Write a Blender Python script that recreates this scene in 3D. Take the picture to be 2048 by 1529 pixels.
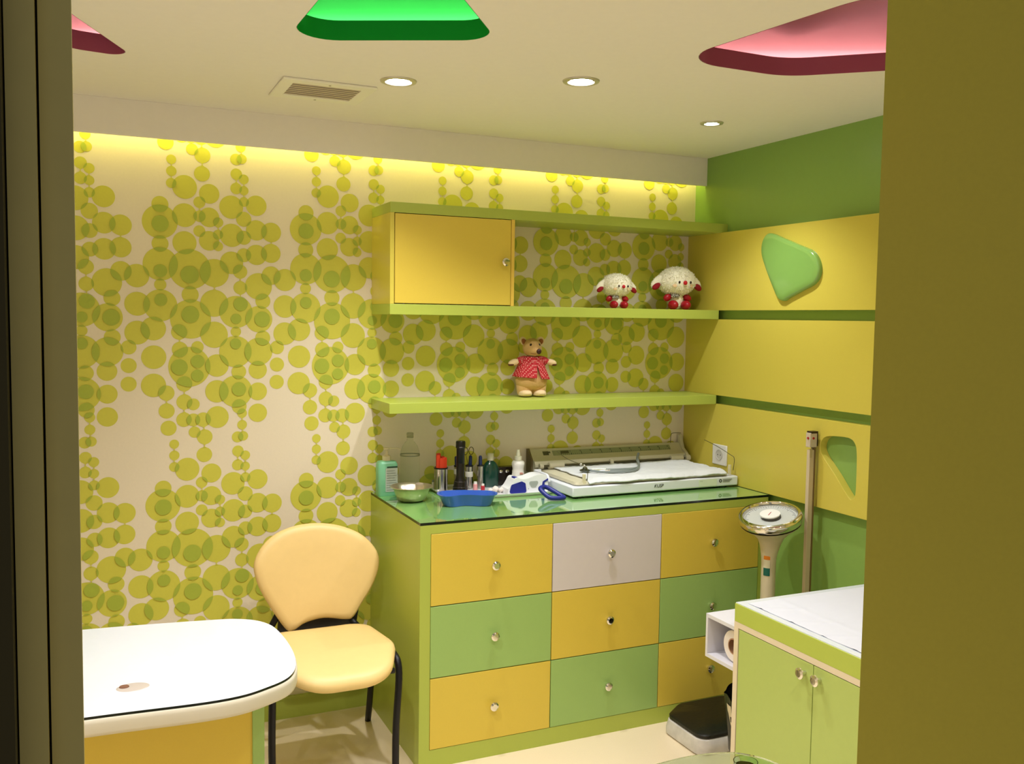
import bpy, bmesh, math, random
from math import sin, cos, pi, radians as R
from mathutils import Vector, Matrix, Euler, Quaternion, noise
from mathutils.geometry import tessellate_polygon

for o in list(bpy.data.objects): bpy.data.objects.remove(o)
SC = bpy.context.scene
COL = SC.collection

# ------------------------------------------------------------ camera
cam_d = bpy.data.cameras.new('camera')
cam = bpy.data.objects.new('camera', cam_d); COL.objects.link(cam)
CAM = Vector((-2.5815, -3.625, 1.5902))
yaw, pitch, roll, FPX = -0.4289, -0.0684, 0.0143, 1862.18
fw = Vector((-sin(yaw)*cos(pitch), cos(yaw)*cos(pitch), sin(pitch)))
rt = Vector((cos(yaw), sin(yaw), 0)); up = rt.cross(fw)
rt2 = rt*cos(roll) + up*sin(roll); up2 = up*cos(roll) - rt*sin(roll)
M = Matrix((rt2, up2, -fw)).transposed().to_4x4(); M.translation = CAM
cam.matrix_world = M
cam_d.sensor_fit = 'HORIZONTAL'; cam_d.sensor_width = 36.0
cam_d.lens = FPX/2048*36.0
cam_d.clip_start = 0.02
SC.camera = cam

# ------------------------------------------------------------ world, exposure
w = bpy.data.worlds.new('world'); SC.world = w; w.use_nodes = True
w.node_tree.nodes['Background'].inputs[0].default_value = (1.0, 0.98, 0.90, 1)
w.node_tree.nodes['Background'].inputs[1].default_value = 0.20
SC.view_settings.view_transform = 'Standard'
SC.view_settings.look = 'None'
SC.view_settings.gamma = 1.0
SC.view_settings.use_curve_mapping = False
SC.view_settings.exposure = 0.06

ZC = 2.3275          # ceiling height
WHITE = (1.0, 0.97, 0.95)

# ------------------------------------------------------------ helpers
def s2l(c):
    out = []
    for v in c:
        v = v/255.0
        out.append(v/12.92 if v <= .04045 else ((v+.055)/1.055)**2.4)
    return (*out, 1)

MATS = {}
def mat(name, rgb, rough=.5, metal=0.0, noise_amt=0.0, noise_scale=40, bump=0.0, bump_scale=200,
        emit=None, estr=0.0, trans=0.0, ior=1.45, coat=0.0, sheen=0.0, alpha=1.0, spec=.5):
    if name in MATS: return MATS[name]
    m = bpy.data.materials.new(name); m.use_nodes = True; MATS[name] = m
    nt = m.node_tree; b = nt.nodes['Principled BSDF']
    c = s2l(rgb)
    b.inputs['Base Color'].default_value = c
    b.inputs['Roughness'].default_value = rough
    b.inputs['Metallic'].default_value = metal
    b.inputs['Transmission Weight'].default_value = trans
    b.inputs['IOR'].default_value = ior
    b.inputs['Coat Weight'].default_value = coat
    b.inputs['Coat Roughness'].default_value = .05
    b.inputs['Sheen Weight'].default_value = sheen
    b.inputs['Alpha'].default_value = alpha
    b.inputs['Specular IOR Level'].default_value = spec
    if emit:
        b.inputs['Emission Color'].default_value = (*emit, 1); b.inputs['Emission Strength'].default_value = estr
    tc = nt.nodes.new('ShaderNodeTexCoord')
    n = nt.nodes.new('ShaderNodeTexNoise'); n.inputs['Scale'].default_value = noise_scale
    n.inputs['Detail'].default_value = 4
    nt.links.new(tc.outputs['Object'], n.inputs['Vector'])
    mx = nt.nodes.new('ShaderNodeMix'); mx.data_type = 'RGBA'
    a = max(noise_amt, .02)
    mx.inputs[6].default_value = tuple(v*(1-a) for v in c[:3])+(1,)
    mx.inputs[7].default_value = tuple(min(1, v*(1+a)) for v in c[:3])+(1,)
    nt.links.new(n.outputs['Fac'], mx.inputs[0]); nt.links.new(mx.outputs[2], b.inputs['Base Color'])
    if bump:
        n2 = nt.nodes.new('ShaderNodeTexNoise'); n2.inputs['Scale'].default_value = bump_scale; n2.inputs['Detail'].default_value = 3
        nt.links.new(tc.outputs['Object'], n2.inputs['Vector'])
        bp = nt.nodes.new('ShaderNodeBump'); bp.inputs['Strength'].default_value = bump; bp.inputs['Distance'].default_value = .004
        nt.links.new(n2.outputs['Fac'], bp.inputs['Height']); nt.links.new(bp.outputs['Normal'], b.inputs['Normal'])
    return m

# palette
lime = mat('lime_laminate', (176,190,82), .36, noise_amt=.03, noise_scale=300)
leaf = mat('leaf_green_laminate', (156,190,108), .38, noise_amt=.03, noise_scale=300)
yellow = mat('yellow_laminate', (220,194,76), .36, noise_amt=.03, noise_scale=300)
panel_y = mat('yellow_panel_laminate', (214,198,82), .30, noise_amt=.03, noise_scale=300)
pale = mat('pale_grey_laminate', (214,206,208), .4)
wallgreen = mat('green_wall_paint', (138,174,86), .32, noise_amt=.03)
cream_p = mat('cream_wallpaper', (238,226,204), .62, noise_amt=.03, noise_scale=120, bump=.05)
dot1 = mat('yellow_green_print', (212,208,80), .55, noise_amt=.03, noise_scale=120)
dot2 = mat('olive_green_print', (172,186,66), .55, noise_amt=.03, noise_scale=120)
ceil_m = mat('ceiling_paint', (246,240,232), .8, noise_amt=.02)
edge_cream = mat('cream_edge_band', (222,206,178), .5)
white_m = mat('white_laminate', (240,240,240), .3)
white_gl = mat('white_glossy_top', (214,220,228), .18, coat=.3)
black_edge = mat('dark_glass_edge', (16,26,20), .15)
glass_green = mat('green_glass_counter', (126,176,98), .06, coat=1.0)
chrome = mat('chrome', (225,222,215), .10, 1.0)
steel = mat('brushed_steel', (196,192,186), .22, 1.0)
vinyl = mat('cream_vinyl', (236,204,138), .42, noise_amt=.03, bump=.06, bump_scale=500)
blackm = mat('black_plastic', (16,14,14), .35)
blackmet = mat('black_metal_tube', (22,20,26), .4, .3)
white_pl = mat('white_plastic', (232,230,222), .35)
ivory = mat('ivory_enamel', (206,194,164), .32, noise_amt=.05)
grey_pl = mat('grey_plastic', (150,152,140), .4)
dark_filler = mat('dark_filler', (30,26,14), .8)

class MB:
    def __init__(s): s.bm = bmesh.new(); s.mi = 0
    def _f(s, vs):
        try:
            f = s.bm.faces.new(vs); f.material_index = s.mi; return f
        except ValueError: return None
    def box(s, a, b, mtx=None):
        x0,y0,z0 = a; x1,y1,z1 = b
        P = [Vector(p) for p in ((x0,y0,z0),(x1,y0,z0),(x1,y1,z0),(x0,y1,z0),(x0,y0,z1),(x1,y0,z1),(x1,y1,z1),(x0,y1,z1))]
        if mtx: P = [mtx @ p for p in P]
        v = [s.bm.verts.new(p) for p in P]
        for q in ((0,3,2,1),(4,5,6,7),(0,1,5,4),(1,2,6,5),(2,3,7,6),(3,0,4,7)): s._f([v[i] for i in q])
        return s
    def prism(s, loops, h0, h1, axis='z', top=True, bottom=True, side_mi=None):
        """extrude a polygon (loops[0] outer, others holes) between h0 and h1 along an axis"""
        if not isinstance(loops[0][0], (tuple, list, Vector)): loops = [loops]
        def P(u, v, h):
            return {'z': (u, v, h), 'x': (h, u, v), 'y': (u, h, v)}[axis]
        l3 = [[Vector((p[0], p[1], 0)) for p in l] for l in loops]
        tri = tessellate_polygon(l3)
        flat = [p for l in loops for p in l]
        A = [s.bm.verts.new(P(p[0], p[1], h0)) for p in flat]; B = [s.bm.verts.new(P(p[0], p[1], h1)) for p in flat]
        for t in tri:
            if bottom: s._f([A[i] for i in t])
            if top: s._f([B[i] for i in t])
        k = 0; keep = s.mi
        if side_mi is not None: s.mi = side_mi
        for l in loops:
            n = len(l)
            for i in range(n):
                j = (i+1) % n
                s._f([A[k+i], A[k+j], B[k+j], B[k+i]])
            k += n
        s.mi = keep
        return s
    def lathe(s, prof, c=(0,0,0), n=32, mtx=None, sx=1, sy=1, caps=True):
        rings = []
        for (r, z) in prof:
            if r < 1e-6:
                p = Vector((0,0,z)); p = (mtx @ p) if mtx else p
                rings.append([s.bm.verts.new(p+Vector(c))])
            else:
                ring = []
                for i in range(n):
                    a = 2*pi*i/n; p = Vector((r*cos(a)*sx, r*sin(a)*sy, z)); p = (mtx @ p) if mtx else p
                    ring.append(s.bm.verts.new(p+Vector(c)))
                rings.append(ring)
        for a, b in zip(rings, rings[1:]):
            for i in range(n):
                j = (i+1) % n
                if len(a) == 1 and len(b) == 1: continue
                if len(a) == 1: s._f([a[0], b[j], b[i]])
                elif len(b) == 1: s._f([a[i], a[j], b[0]])
                else: s._f([a[i], a[j], b[j], b[i]])
        if caps:
            if len(rings[0]) > 1: s._f(rings[0][::-1])
            if len(rings[-1]) > 1: s._f(rings[-1])
        return s
    def tube(s, pts, r, n=10, closed=False, flat=1.0, caps=True):
        pts = [Vector(p) for p in pts]; m = len(pts); rad = r if isinstance(r, (list, tuple)) else [r]*m
        rings = []; prev = None
        for i, p in enumerate(pts):
            if closed: t = pts[(i+1) % m]-pts[i-1]
            else: t = pts[min(i+1, m-1)]-pts[max(i-1, 0)]
            t.normalize()
            if prev is None:
                ref = Vector((0,0,1)) if abs(t.z) < .9 else Vector((1,0,0)); u = t.cross(ref).normalized()
            else:
                u = (prev - t*prev.dot(t)).normalized()
            prev = u; v = t.cross(u)
            rings.append([s.bm.verts.new(p+(u*cos(2*pi*k/n)+v*sin(2*pi*k/n)*flat)*rad[i]) for k in range(n)])
        seq = list(zip(rings, rings[1:]))
        if closed: seq.append((rings[-1], rings[0]))
        for a, b in seq:
            for k in range(n): s._f([a[k], a[(k+1) % n], b[(k+1) % n], b[k]])
        if not closed and caps: s._f(rings[0][::-1]); s._f(rings[-1])
        return s
    def ball(s, c, rad, mtx=None, n=24, m=14, fn=None):
        if not isinstance(rad, (tuple, list)): rad = (rad,)*3
        rings = []
        for j in range(m+1):
            th = pi*j/m; z = -cos(th); rr = sin(th); ring = []
            for i in range(1 if j in (0, m) else n):
                a = 2*pi*i/n; d = Vector((rr*cos(a), rr*sin(a), z)); p = Vector((d.x*rad[0], d.y*rad[1], d.z*rad[2]))
                if fn: p = fn(p, d)
                if mtx: p = mtx @ p
                ring.append(s.bm.verts.new(p+Vector(c)))
            rings.append(ring)
        for a, b in zip(rings, rings[1:]):
            for i in range(n):
                j = (i+1) % n
                if len(a) == 1: s._f([a[0], b[j], b[i]])
                elif len(b) == 1: s._f([a[i], a[j], b[0]])
                else: s._f([a[i], a[j], b[j], b[i]])
        return s
    def grid(s, fn, nu, nv, closed_u=False):
        V = [[s.bm.verts.new(fn(i/nu, j/nv)) for j in range(nv+1)] for i in range(nu if closed_u else nu+1)]
        for i in range(nu):
            for j in range(nv):
                a = V[i]; b = V[(i+1) % len(V)]
                s._f([a[j], b[j], b[j+1], a[j+1]])
        return s
    def build(s, name, m, parent=None, world=False, bevel=0, seg=2, smooth=35, subsurf=0, solid=0):
        bm = s.bm
        bmesh.ops.recalc_face_normals(bm, faces=bm.faces)
        me = bpy.data.meshes.new(name)
        if world and parent is not None:
            off = wloc(parent)
            bmesh.ops.translate(bm, verts=bm.verts, vec=-off)
        bm.to_mesh(me); bm.free()
        for mm in (m if isinstance(m, (list, tuple)) else [m]): me.materials.append(mm)
        me.polygons.foreach_set('use_smooth', [True]*len(me.polygons))
        me.set_sharp_from_angle(angle=R(smooth))
        o = bpy.data.objects.new(name, me); COL.objects.link(o)
        if parent is not None: o.parent = parent
        if solid:
            md = o.modifiers.new('solid', 'SOLIDIFY'); md.thickness = solid; md.offset = 0
        if bevel:
            md = o.modifiers.new('bevel', 'BEVEL'); md.width = bevel; md.segments = seg; md.limit_method = 'ANGLE'; md.angle_limit = R(40)
        if subsurf:
            md = o.modifiers.new('sub', 'SUBSURF'); md.levels = subsurf; md.render_levels = subsurf
        return o
def wloc(o):
    v = Vector((0,0,0))
    while o is not None: v += o.location; o = o.parent
    return v
def tag(o, label=None, cat=None, group=None, kind=None):
    if label: o['label'] = label
    if cat: o['category'] = cat
    if group: o['group'] = group
    if kind: o['kind'] = kind
    return o
def thing(name, label, cat, loc=(0,0,0), group=None):
    o = bpy.data.objects.new(name, None); COL.objects.link(o); o.location = loc; o.empty_display_size = .05
    return tag(o, label, cat, group)
def struct(name, mb, m, label=None, cat=None, **k):
    o = mb.build(name, m, **k); o['kind'] = 'structure'; o['label'] = label or name.replace('_', ' ')
    if cat: o['category'] = cat
    return o
def cyl_m(d):   # matrix turning +z to direction d
    return Vector((0,0,1)).rotation_difference(Vector(d)).to_matrix().to_4x4()
def spline(pts, n=8, closed=True):
    out = []; m = len(pts); P = [Vector((*p, 0)[:3]) if len(p) == 2 else Vector(p) for p in pts]
    rng = range(m if closed else m-1)
    for i in rng:
        if closed: p0, p1, p2, p3 = P[i-1], P[i], P[(i+1) % m], P[(i+2) % m]
        else: p0, p1, p2, p3 = P[max(i-1, 0)], P[i], P[i+1], P[min(i+2, m-1)]
        for k in range(n):
            t = k/n
            q = .5*((2*p1)+(-p0+p2)*t+(2*p0-5*p1+4*p2-p3)*t*t+(-p0+3*p1-3*p2+p3)*t**3)
            out.append(q)
    if not closed: out.append(P[-1])
    return out
def round_poly(pts, rs, n=8):
    """polygon with rounded corners"""
    out = []; m = len(pts)
    for i in range(m):
        p = Vector(pts[i]); a = Vector(pts[i-1])-p; b = Vector(pts[(i+1) % m])-p
        r = rs[i] if isinstance(rs, (list, tuple)) else rs
        if r <= 0: out.append((p.x, p.y)); continue
        an = a.angle(b); d = min(r/math.tan(an/2), a.length*.49, b.length*.49); r2 = d*math.tan(an/2)
        a.normalize(); b.normalize(); c = p+(a+b).normalized()*(r2/sin(an/2))
        s0 = p+a*d-c; s1 = p+b*d-c
        a0 = math.atan2(s0.y, s0.x); a1 = math.atan2(s1.y, s1.x); da = (a1-a0+pi) % (2*pi)-pi
        for k in range(n+1):
            t = a0+da*k/n; out.append((c.x+r2*cos(t), c.y+r2*sin(t)))
    return out
def text_mesh(txt, size, name, m, parent, mtx, extrude=.0003, shear=0):
    cu = bpy.data.curves.new('t', 'FONT'); cu.body = txt; cu.size = size; cu.extrude = extrude; cu.align_x = 'CENTER'; cu.align_y = 'CENTER'; cu.shear = shear
    to = bpy.data.objects.new('t', cu); COL.objects.link(to)
    dg = bpy.context.evaluated_depsgraph_get(); me = bpy.data.meshes.new_from_object(to.evaluated_get(dg))
    bpy.data.objects.remove(to); bpy.data.curves.remove(cu)
    me.transform(mtx); me.materials.clear(); me.materials.append(m); me.name = name
    o = bpy.data.objects.new(name, me); COL.objects.link(o); o.parent = parent
    return o
# ============================================================ ROOM
DARK_X = -3.4
# ceiling with three cut-outs
GREEN_HOLE = round_poly([(-2.085,-1.035),(-1.575,-1.30),(-2.01,-1.87),(-2.07,-1.65)], [.09,.08,.05,.1], 10)
MAUVE_R = round_poly([(-1.055,-1.36),(-.66,-1.36),(-.25,-1.72),(-.30,-2.15),(-.80,-2.3),(-.97,-1.95)], [.13,.2,.12,.12,.12,.3], 10)
MAUVE_L = round_poly([(-2.44,-.66),(-2.60,-.68),(-2.95,-.95),(-2.95,-1.45),(-2.80,-1.45)], [.07,.1,.1,.1,.1], 10)
b = MB()
b.prism([[(DARK_X,-2.97),(.02,-2.97),(.02,.02),(DARK_X,.02)], GREEN_HOLE, MAUVE_R, MAUVE_L], ZC, ZC+.012)
struct('ceiling', b, ceil_m, 'off-white plaster ceiling with coloured cut-outs and downlights', smooth=20)
b = MB(); b.box((-4.2,-5.2,ZC+.2),(1,-2.97,ZC+.22)); 
b = MB()
b.box((DARK_X,-5.0,-.03),(.6,.05,0))
floor_m = mat('cream_floor_tile', (232,214,182), .30, noise_amt=.10, noise_scale=350)
struct('floor', b, floor_m, 'speckled cream floor tiles')
b = MB(); b.box((0,-3.0,0),(.02,.02,2.6)); struct('wall_right', b, wallgreen, 'green painted wall behind the yellow panels')
b = MB(); b.box((DARK_X-.02,-3.0,0),(DARK_X,.02,2.6)); struct('wall_left', b, cream_p, 'cream wall')
b = MB(); b.box((-1.75,-2.95,0),(.02,-2.90,2.6)); b.box((DARK_X,-2.95,0),(-2.665,-2.90,2.6)); b.box((-2.665,-2.95,2.36),(-1.75,-2.90,2.6))
struct('wall_front', b, cream_p, 'cream wall either side of the doorway')

# wallpaper wall: printed discs, overlaps and joining stems in its own mesh
TILE = [(-2.333, 1.984, 0.029), (-2.334, 1.921, 0.061), (-2.333, 1.914, 0.029), (-2.334, 1.842, 0.029), (-2.334, 1.769, 0.06), (-2.334, 1.744, 0.023), (-2.335, 1.694, 0.021), (-2.414, 1.724, 0.042), (-2.248, 2.051, 0.043), (-2.249, 1.949, 0.043), (-2.25, 1.849, 0.042), (-2.232, 1.753, 0.073), (-2.233, 1.733, 0.032), (-2.312, 2.207, 0.028), (-2.293, 2.147, 0.017), (-2.293, 2.105, 0.018), (-2.294, 2.062, 0.018), (-2.185, 2.17, 0.028), (-2.187, 2.103, 0.028), (-2.221, 2.189, 0.021), (-2.162, 2.032, 0.036), (-2.197, 1.999, 0.021), (-2.163, 1.946, 0.036), (-2.164, 1.86, 0.036), (-2.197, 1.948, 0.021), (-2.198, 1.894, 0.021), (-2.131, 1.929, 0.018), (-2.132, 1.884, 0.018), (-2.132, 1.841, 0.018), (-2.335, 1.619, 0.058), (-2.334, 1.639, 0.022), (-2.36, 1.534, 0.043), (-2.36, 1.43, 0.043), (-2.362, 1.327, 0.043), (-2.318, 1.298, 0.028), (-2.318, 1.232, 0.028), (-2.414, 1.623, 0.043), (-2.415, 1.519, 0.043), (-2.232, 1.66, 0.03), (-2.231, 1.57, 0.072), (-2.232, 1.587, 0.031), (-2.272, 1.522, 0.028), (-2.27, 1.458, 0.028), (-2.272, 1.393, 0.029), (-2.256, 1.331, 0.028), (-2.256, 1.264, 0.028), (-2.258, 1.198, 0.027), (-2.208, 1.467, 0.022), (-2.208, 1.414, 0.024), (-2.209, 1.361, 0.022), (-2.237, 1.394, 0.074), (-2.224, 1.254, 0.022), (-2.225, 1.196, 0.024), (-2.19, 1.196, 0.027), (-2.147, 1.63, 0.05), (-2.148, 1.513, 0.049), (-2.139, 1.398, 0.042), (-2.14, 1.301, 0.042), (-2.139, 1.204, 0.041), (-2.084, 1.988, 0.043), (-2.083, 1.884, 0.043), (-2.084, 1.782, 0.042), (-2.066, 2.165, 0.021), (-2.065, 2.111, 0.021), (-2.066, 2.058, 0.021), (-2.045, 2.168, 0.018), (-2.038, 2.094, 0.018), (-2.038, 2.052, 0.017), (-2.038, 2.01, 0.018), (-2.039, 1.946, 0.028), (-2.039, 1.877, 0.026), (-2.039, 1.812, 0.026), (-1.993, 1.999, 0.038), (-1.993, 1.907, 0.038), (-1.993, 1.815, 0.038), (-1.938, 1.902, 0.037), (-1.939, 1.823, 0.036), (-1.939, 1.739, 0.035), (-2.053, 1.75, 0.026), (-2.053, 1.69, 0.025), (-2.146, 1.742, 0.052), (-1.986, 1.697, 0.05), (-2.069, 1.599, 0.06), (-2.052, 1.629, 0.026), (-2.069, 1.573, 0.019), (-2.07, 1.525, 0.019), (-2.071, 1.48, 0.02), (-2.072, 1.45, 0.059), (-1.97, 1.642, 0.028), (-1.985, 1.573, 0.05), (-1.973, 1.573, 0.029), (-1.971, 1.502, 0.028), (-1.987, 1.45, 0.052), (-1.917, 1.466, 0.026), (-1.918, 1.4, 0.027), (-1.919, 1.333, 0.027), (-1.99, 1.38, 0.034), (-1.99, 1.298, 0.034), (-1.991, 1.216, 0.035), (-2.06, 1.374, 0.027), (-2.071, 1.3, 0.06), (-2.06, 1.308, 0.026), (-2.059, 1.242, 0.027), (-2.049, 1.216, 0.018), (-2.049, 1.172, 0.018)]
PZ = 1.039
OFFX = {-3: -1.581, -2: -1.054, -1: -.527, 0: 0, 1: .527, 2: 1.044, 3: 1.561, 4: 2.056, 5: 2.573}
b = MB()
b.box((DARK_X,0,0),(.02,.02,2.6))
yoff = [-.0001]
def poly_face(pts, mi):
    yoff[0] -= 1.2e-6
    vs = [b.bm.verts.new((p[0], yoff[0], p[1])) for p in pts]
    f = b.bm.faces.new(vs); f.material_index = mi
def clip_circle(poly, c, r, n=40):
    for i in range(n):
        a0, a1 = 2*pi*i/n, 2*pi*(i+1)/n
        x0, z0 = c[0]+r*cos(a0), c[1]+r*sin(a0); x1, z1 = c[0]+r*cos(a1), c[1]+r*sin(a1)
        out = []
        for k in range(len(poly)):
            p, q = poly[k-1], poly[k]
            dp = (x1-x0)*(p[1]-z0)-(z1-z0)*(p[0]-x0); dq = (x1-x0)*(q[1]-z0)-(z1-z0)*(q[0]-x0)
            if dp >= 0 and dq >= 0: out.append(q)
            elif dp >= 0 and dq < 0 or dp < 0 and dq >= 0:
                t = dp/(dp-dq); out.append((p[0]+(q[0]-p[0])*t, p[1]+(q[1]-p[1])*t))
                if dq >= 0: out.append(q)
        poly = out
        if len(poly) < 3: return None
    return poly
circ = []
for ix in range(-3, 6):
    for iz in range(-2, 2):
        for (cx, cz, r) in TILE:
            x, z = cx+OFFX[ix], cz+iz*PZ
            if DARK_X+r < x < -r-.004 and r < z < 2.5: circ.append((x, z, r))
def cpts(x, z, r, n=40): return [(x+r*cos(2*pi*i/n), z+r*sin(2*pi*i/n)) for i in range(n)]
for (x, z, r) in circ: poly_face(cpts(x, z, r), 1)
yoff[0] -= .0001
stems = []
for i, (x, z, r) in enumerate(circ):
    for (x2, z2, r2) in circ:
        if z2 <= z or abs(x2-x) > .005: continue
        gap = (z2-r2)-(z+r)
        if .0008 < gap < .012:
            zb, zt, xm = z+r, z2-r2, (x+x2)/2; wd = .0075
            zb -= r-math.sqrt(r*r-wd*wd); zt += r2-math.sqrt(r2*r2-wd*wd)
            L = []; Rr = []
            for k in range(9):
                t = k/8; ww = .0012+(wd-.0012)*abs(2*t-1)**2.6; zz = zb+(zt-zb)*t
                L.append((xm-ww, zz)); Rr.append((xm+ww, zz))
            yoff[0] -= 1.2e-6
            for k in range(8):
                vs = [b.bm.verts.new((p[0], yoff[0], p[1])) for p in (L[k], Rr[k], Rr[k+1], L[k+1])]
                f = b.bm.faces.new(vs); f.material_index = 1
            break
yoff[0] -= .0001
for i, (x, z, r) in enumerate(circ):
    for (x2, z2, r2) in circ[i+1:]:
        d = math.hypot(x2-x, z2-z)
        if d < r+r2-.0015:
            p = clip_circle(cpts(x, z, r), (x2, z2), r2)
            if p: poly_face(p, 2)


b.bm.normal_update()
me = bpy.data.meshes.new('wall_back'); 
for f in b.bm.faces:
    if f.material_index and f.normal.y > 0: f.normal_flip()
b.bm.to_mesh(me); b.bm.free()
for mm in (cream_p, dot1, dot2): me.materials.append(mm)
o = bpy.data.objects.new('wall_back', me); COL.objects.link(o); tag(o, 'back wall papered with yellow-green overlapping circles', None, None, 'structure')

# soffit board hiding the light strip
b = MB(); b.box((DARK_X,-.0855,2.2037),(0,-.070,ZC))
struct('trim_1', b, ceil_m, 'dropped plaster soffit along the back wall', bevel=.001)
b = MB(); b.box((DARK_X,-.012,0),(-1.5455,0,.085)); b.box((DARK_X,-.016,.078),(-1.5455,0,.088))
struct('baseboard_back', b, lime, 'lime skirting board under the wallpaper')
# doorway frame at the left edge (seen from the corridor)
olive = mat('olive_door_laminate', (206,192,122), .5, noise_amt=.04)
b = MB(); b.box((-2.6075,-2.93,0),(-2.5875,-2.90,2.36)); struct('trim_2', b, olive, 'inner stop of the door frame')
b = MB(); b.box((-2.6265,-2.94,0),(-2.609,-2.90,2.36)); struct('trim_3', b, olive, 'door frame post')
b = MB(); b.box((-2.665,-2.96,0),(-2.6275,-2.925,2.36)); struct('trim_4', b, mat('shaded_olive', (60,52,14), .6), 'side of the door frame with shade put into its colour')  # unlit side of the frame, its shade is put into the dark colour
b = MB(); b.box((-2.66,-2.918,0),(-2.59,-2.902,2.36)); struct('gap_blocker', b, dark_filler, 'dark filler added behind the door frame strips to block light')  # added dark backing, stops room light leaking through the frame gaps
# door leaf swung out into the corridor
dl = thing('door_1', 'yellow laminate door leaf opened into the corridor, cut off by the right edge', 'door', (-1.842,-2.905,0)); dl['kind'] = 'structure'
door_m = mat('door_yellow_laminate', (208,194,72), .5, noise_amt=.04, noise_scale=200)
dd = Vector((.707,-.707,0)); nn = Vector((-.707,-.707,0))
mt = Matrix((( .707,-.707,0,0),(-.707,-.707,0,0),(0,0,1,0),(0,0,0,1)))
b = MB(); b.prism([(0,0),(.78,0),(.78,-.036),(.025,-.036)], .01, 2.34, 'z'); b.bm.transform(mt); b.build('door_leaf', door_m, dl)

# coloured ceiling cut-outs: liner wall + glossy dome + lit tube
def recess(name, poly, rim_c, top_c, label, glow, h=.052):
    cx = sum(p[0] for p in poly)/len(poly); cy = sum(p[1] for p in poly)/len(poly)
    t = thing(name, label, 'ceiling light', (cx, cy, ZC), None)
    b = MB(); n = len(poly)
    pr = [(cx+(p[0]-cx)*.995, cy+(p[1]-cy)*.995) for p in poly]
    A = [b.bm.verts.new((p[0], p[1], ZC-.0004)) for p in pr]; B = [b.bm.verts.new((p[0], p[1], ZC+h)) for p in pr]
    for i in range(n): b._f([A[i], A[(i+1) % n], B[(i+1) % n], B[i]])
    b.build('rim', rim_c, t, world=True, smooth=60)
    d = Vector((.885,-.465)); q = Vector((.465,.885))
    al = [Vector(p).dot(d) for p in poly]; qq = [Vector(p).dot(q) for p in poly]
    a0, a1, q0, q1 = min(al)-.06, max(al)+.06, min(qq)-.08, max(qq)+.08
    b = MB()
    def fn(u, v):
        k = q0+(q1-q0)*(.5-.5*cos(pi*v)); p = d*(a0+(a1-a0)*u)+q*k
        return Vector((p.x, p.y, ZC+.014+.14*sin(pi*v)))
    b.grid(fn, 2, 40)
    for a_ in (a0, a1):
        vs = []
        for j in range(41):
            k = q0+(q1-q0)*(.5-.5*cos(pi*j/40)); p = d*a_+q*k; vs.append(b.bm.verts.new((p.x, p.y, ZC+.014+.14*sin(pi*j/40))))
        b.bm.faces.new(vs)
    b.build('inner_vault', top_c, t, world=True, smooth=60)
    for k, z_ in ((q1-.035, .030),):
        A_ = d*(a0+.03)+q*k; B_ = d*(a1-.03)+q*k
        b = MB(); b.tube([(A_.x, A_.y, ZC+z_), (B_.x, B_.y, ZC+z_)], .006, 8)
        b.build('light_tube', mat('tube_glow%d' % glow, (255,255,255), .5, emit=WHITE, estr=glow), t, world=True)
    return t
rim_g = mat('green_liner', (30,178,66), .3); top_g = mat('green_vault', (60,200,84), .24, 1.0)
rim_m = mat('mauve_liner', (178,92,122), .3); top_m = mat('mauve_vault', (182,112,116), .24, 1.0)
recess('ceiling_recess', GREEN_HOLE, rim_g, top_g, 'bright green rounded cut-out in the ceiling with hidden lighting', 4)
recess('ceiling_recess', MAUVE_R, rim_m, top_m, 'mauve cut-out in the ceiling at the right, next to the door leaf', 5)
recess('ceiling_recess', MAUVE_L, rim_m, top_m, 'small visible tip of a mauve ceiling cut-out beside the left door frame', 5)

# downlights
def downlight(x, y, label, r=.05, power=30, col=WHITE, glass=60):
    t = thing('downlight', label, 'downlight', (x, y, ZC), 'round recessed downlights')
    b = MB(); b.lathe([(r+.008,0),(r+.006,-.004),(r-.008,-.005),(r-.012,.004)], n=40, caps=False); b.build('rim', mat('lamp_rim', (210,205,195), .35, .6), t)
    b = MB(); b.lathe([(0,-.001),(r-.018,-.002),(r-.013,.002)], n=32, caps=False)
    b.build('bulb', mat('lamp_glass%d' % glass, (255,255,255), .3, emit=(1,.95,.88), estr=glass), t)
    ld = bpy.data.lights.new('downlight_beam', 'SPOT'); ld.energy = power; ld.color = col; ld.spot_size = R(118); ld.spot_blend = .85; ld.shadow_soft_size = .03
    lo = bpy.data.objects.new('downlight_beam', ld); COL.objects.link(lo); lo.parent = t; lo.location = (0,0,-.02)
    return t
downlight(-1.68,-.766, 'leftmost recessed ceiling downlight, beside the air vent', power=45)
downlight(-1.175,-1.032, 'middle recessed ceiling downlight, between green and mauve cut-outs', power=45, col=(.97,.97,1.0))
downlight(-.45,-.72, 'smallest recessed ceiling downlight, near the right wall corner', r=.036, power=29, col=(.97,.97,1.0))
downlight(-2.33,-1.62, 'downlight above the white desk', power=58)
downlight(-2.95,-2.35, 'unseen downlight added over the far left corner as fill light', power=38)  # added out of view, floor bounce brightens the ceiling
downlight(-2.0,-2.45, 'unseen downlight added inside the doorway as fill light', power=34)  # second added fill lamp, lights the floor so the ceiling gets bounce
downlight(-1.25,-2.35, 'downlight above the glass table', power=30)
downlight(-.55,-2.45, 'downlight above the examination couch', power=12, col=(.97,.97,1.0))

# cove strip behind the soffit
b = MB(); b.box((-3.3,-.052,2.292),(-.02,-.036,2.300))
tag(b.build('light_strip', mat('cove_light', (255,255,200), .5, emit=(1,.97,.30), estr=11)), 'yellow glowing light strip tucked behind the ceiling soffit', 'light strip')

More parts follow.
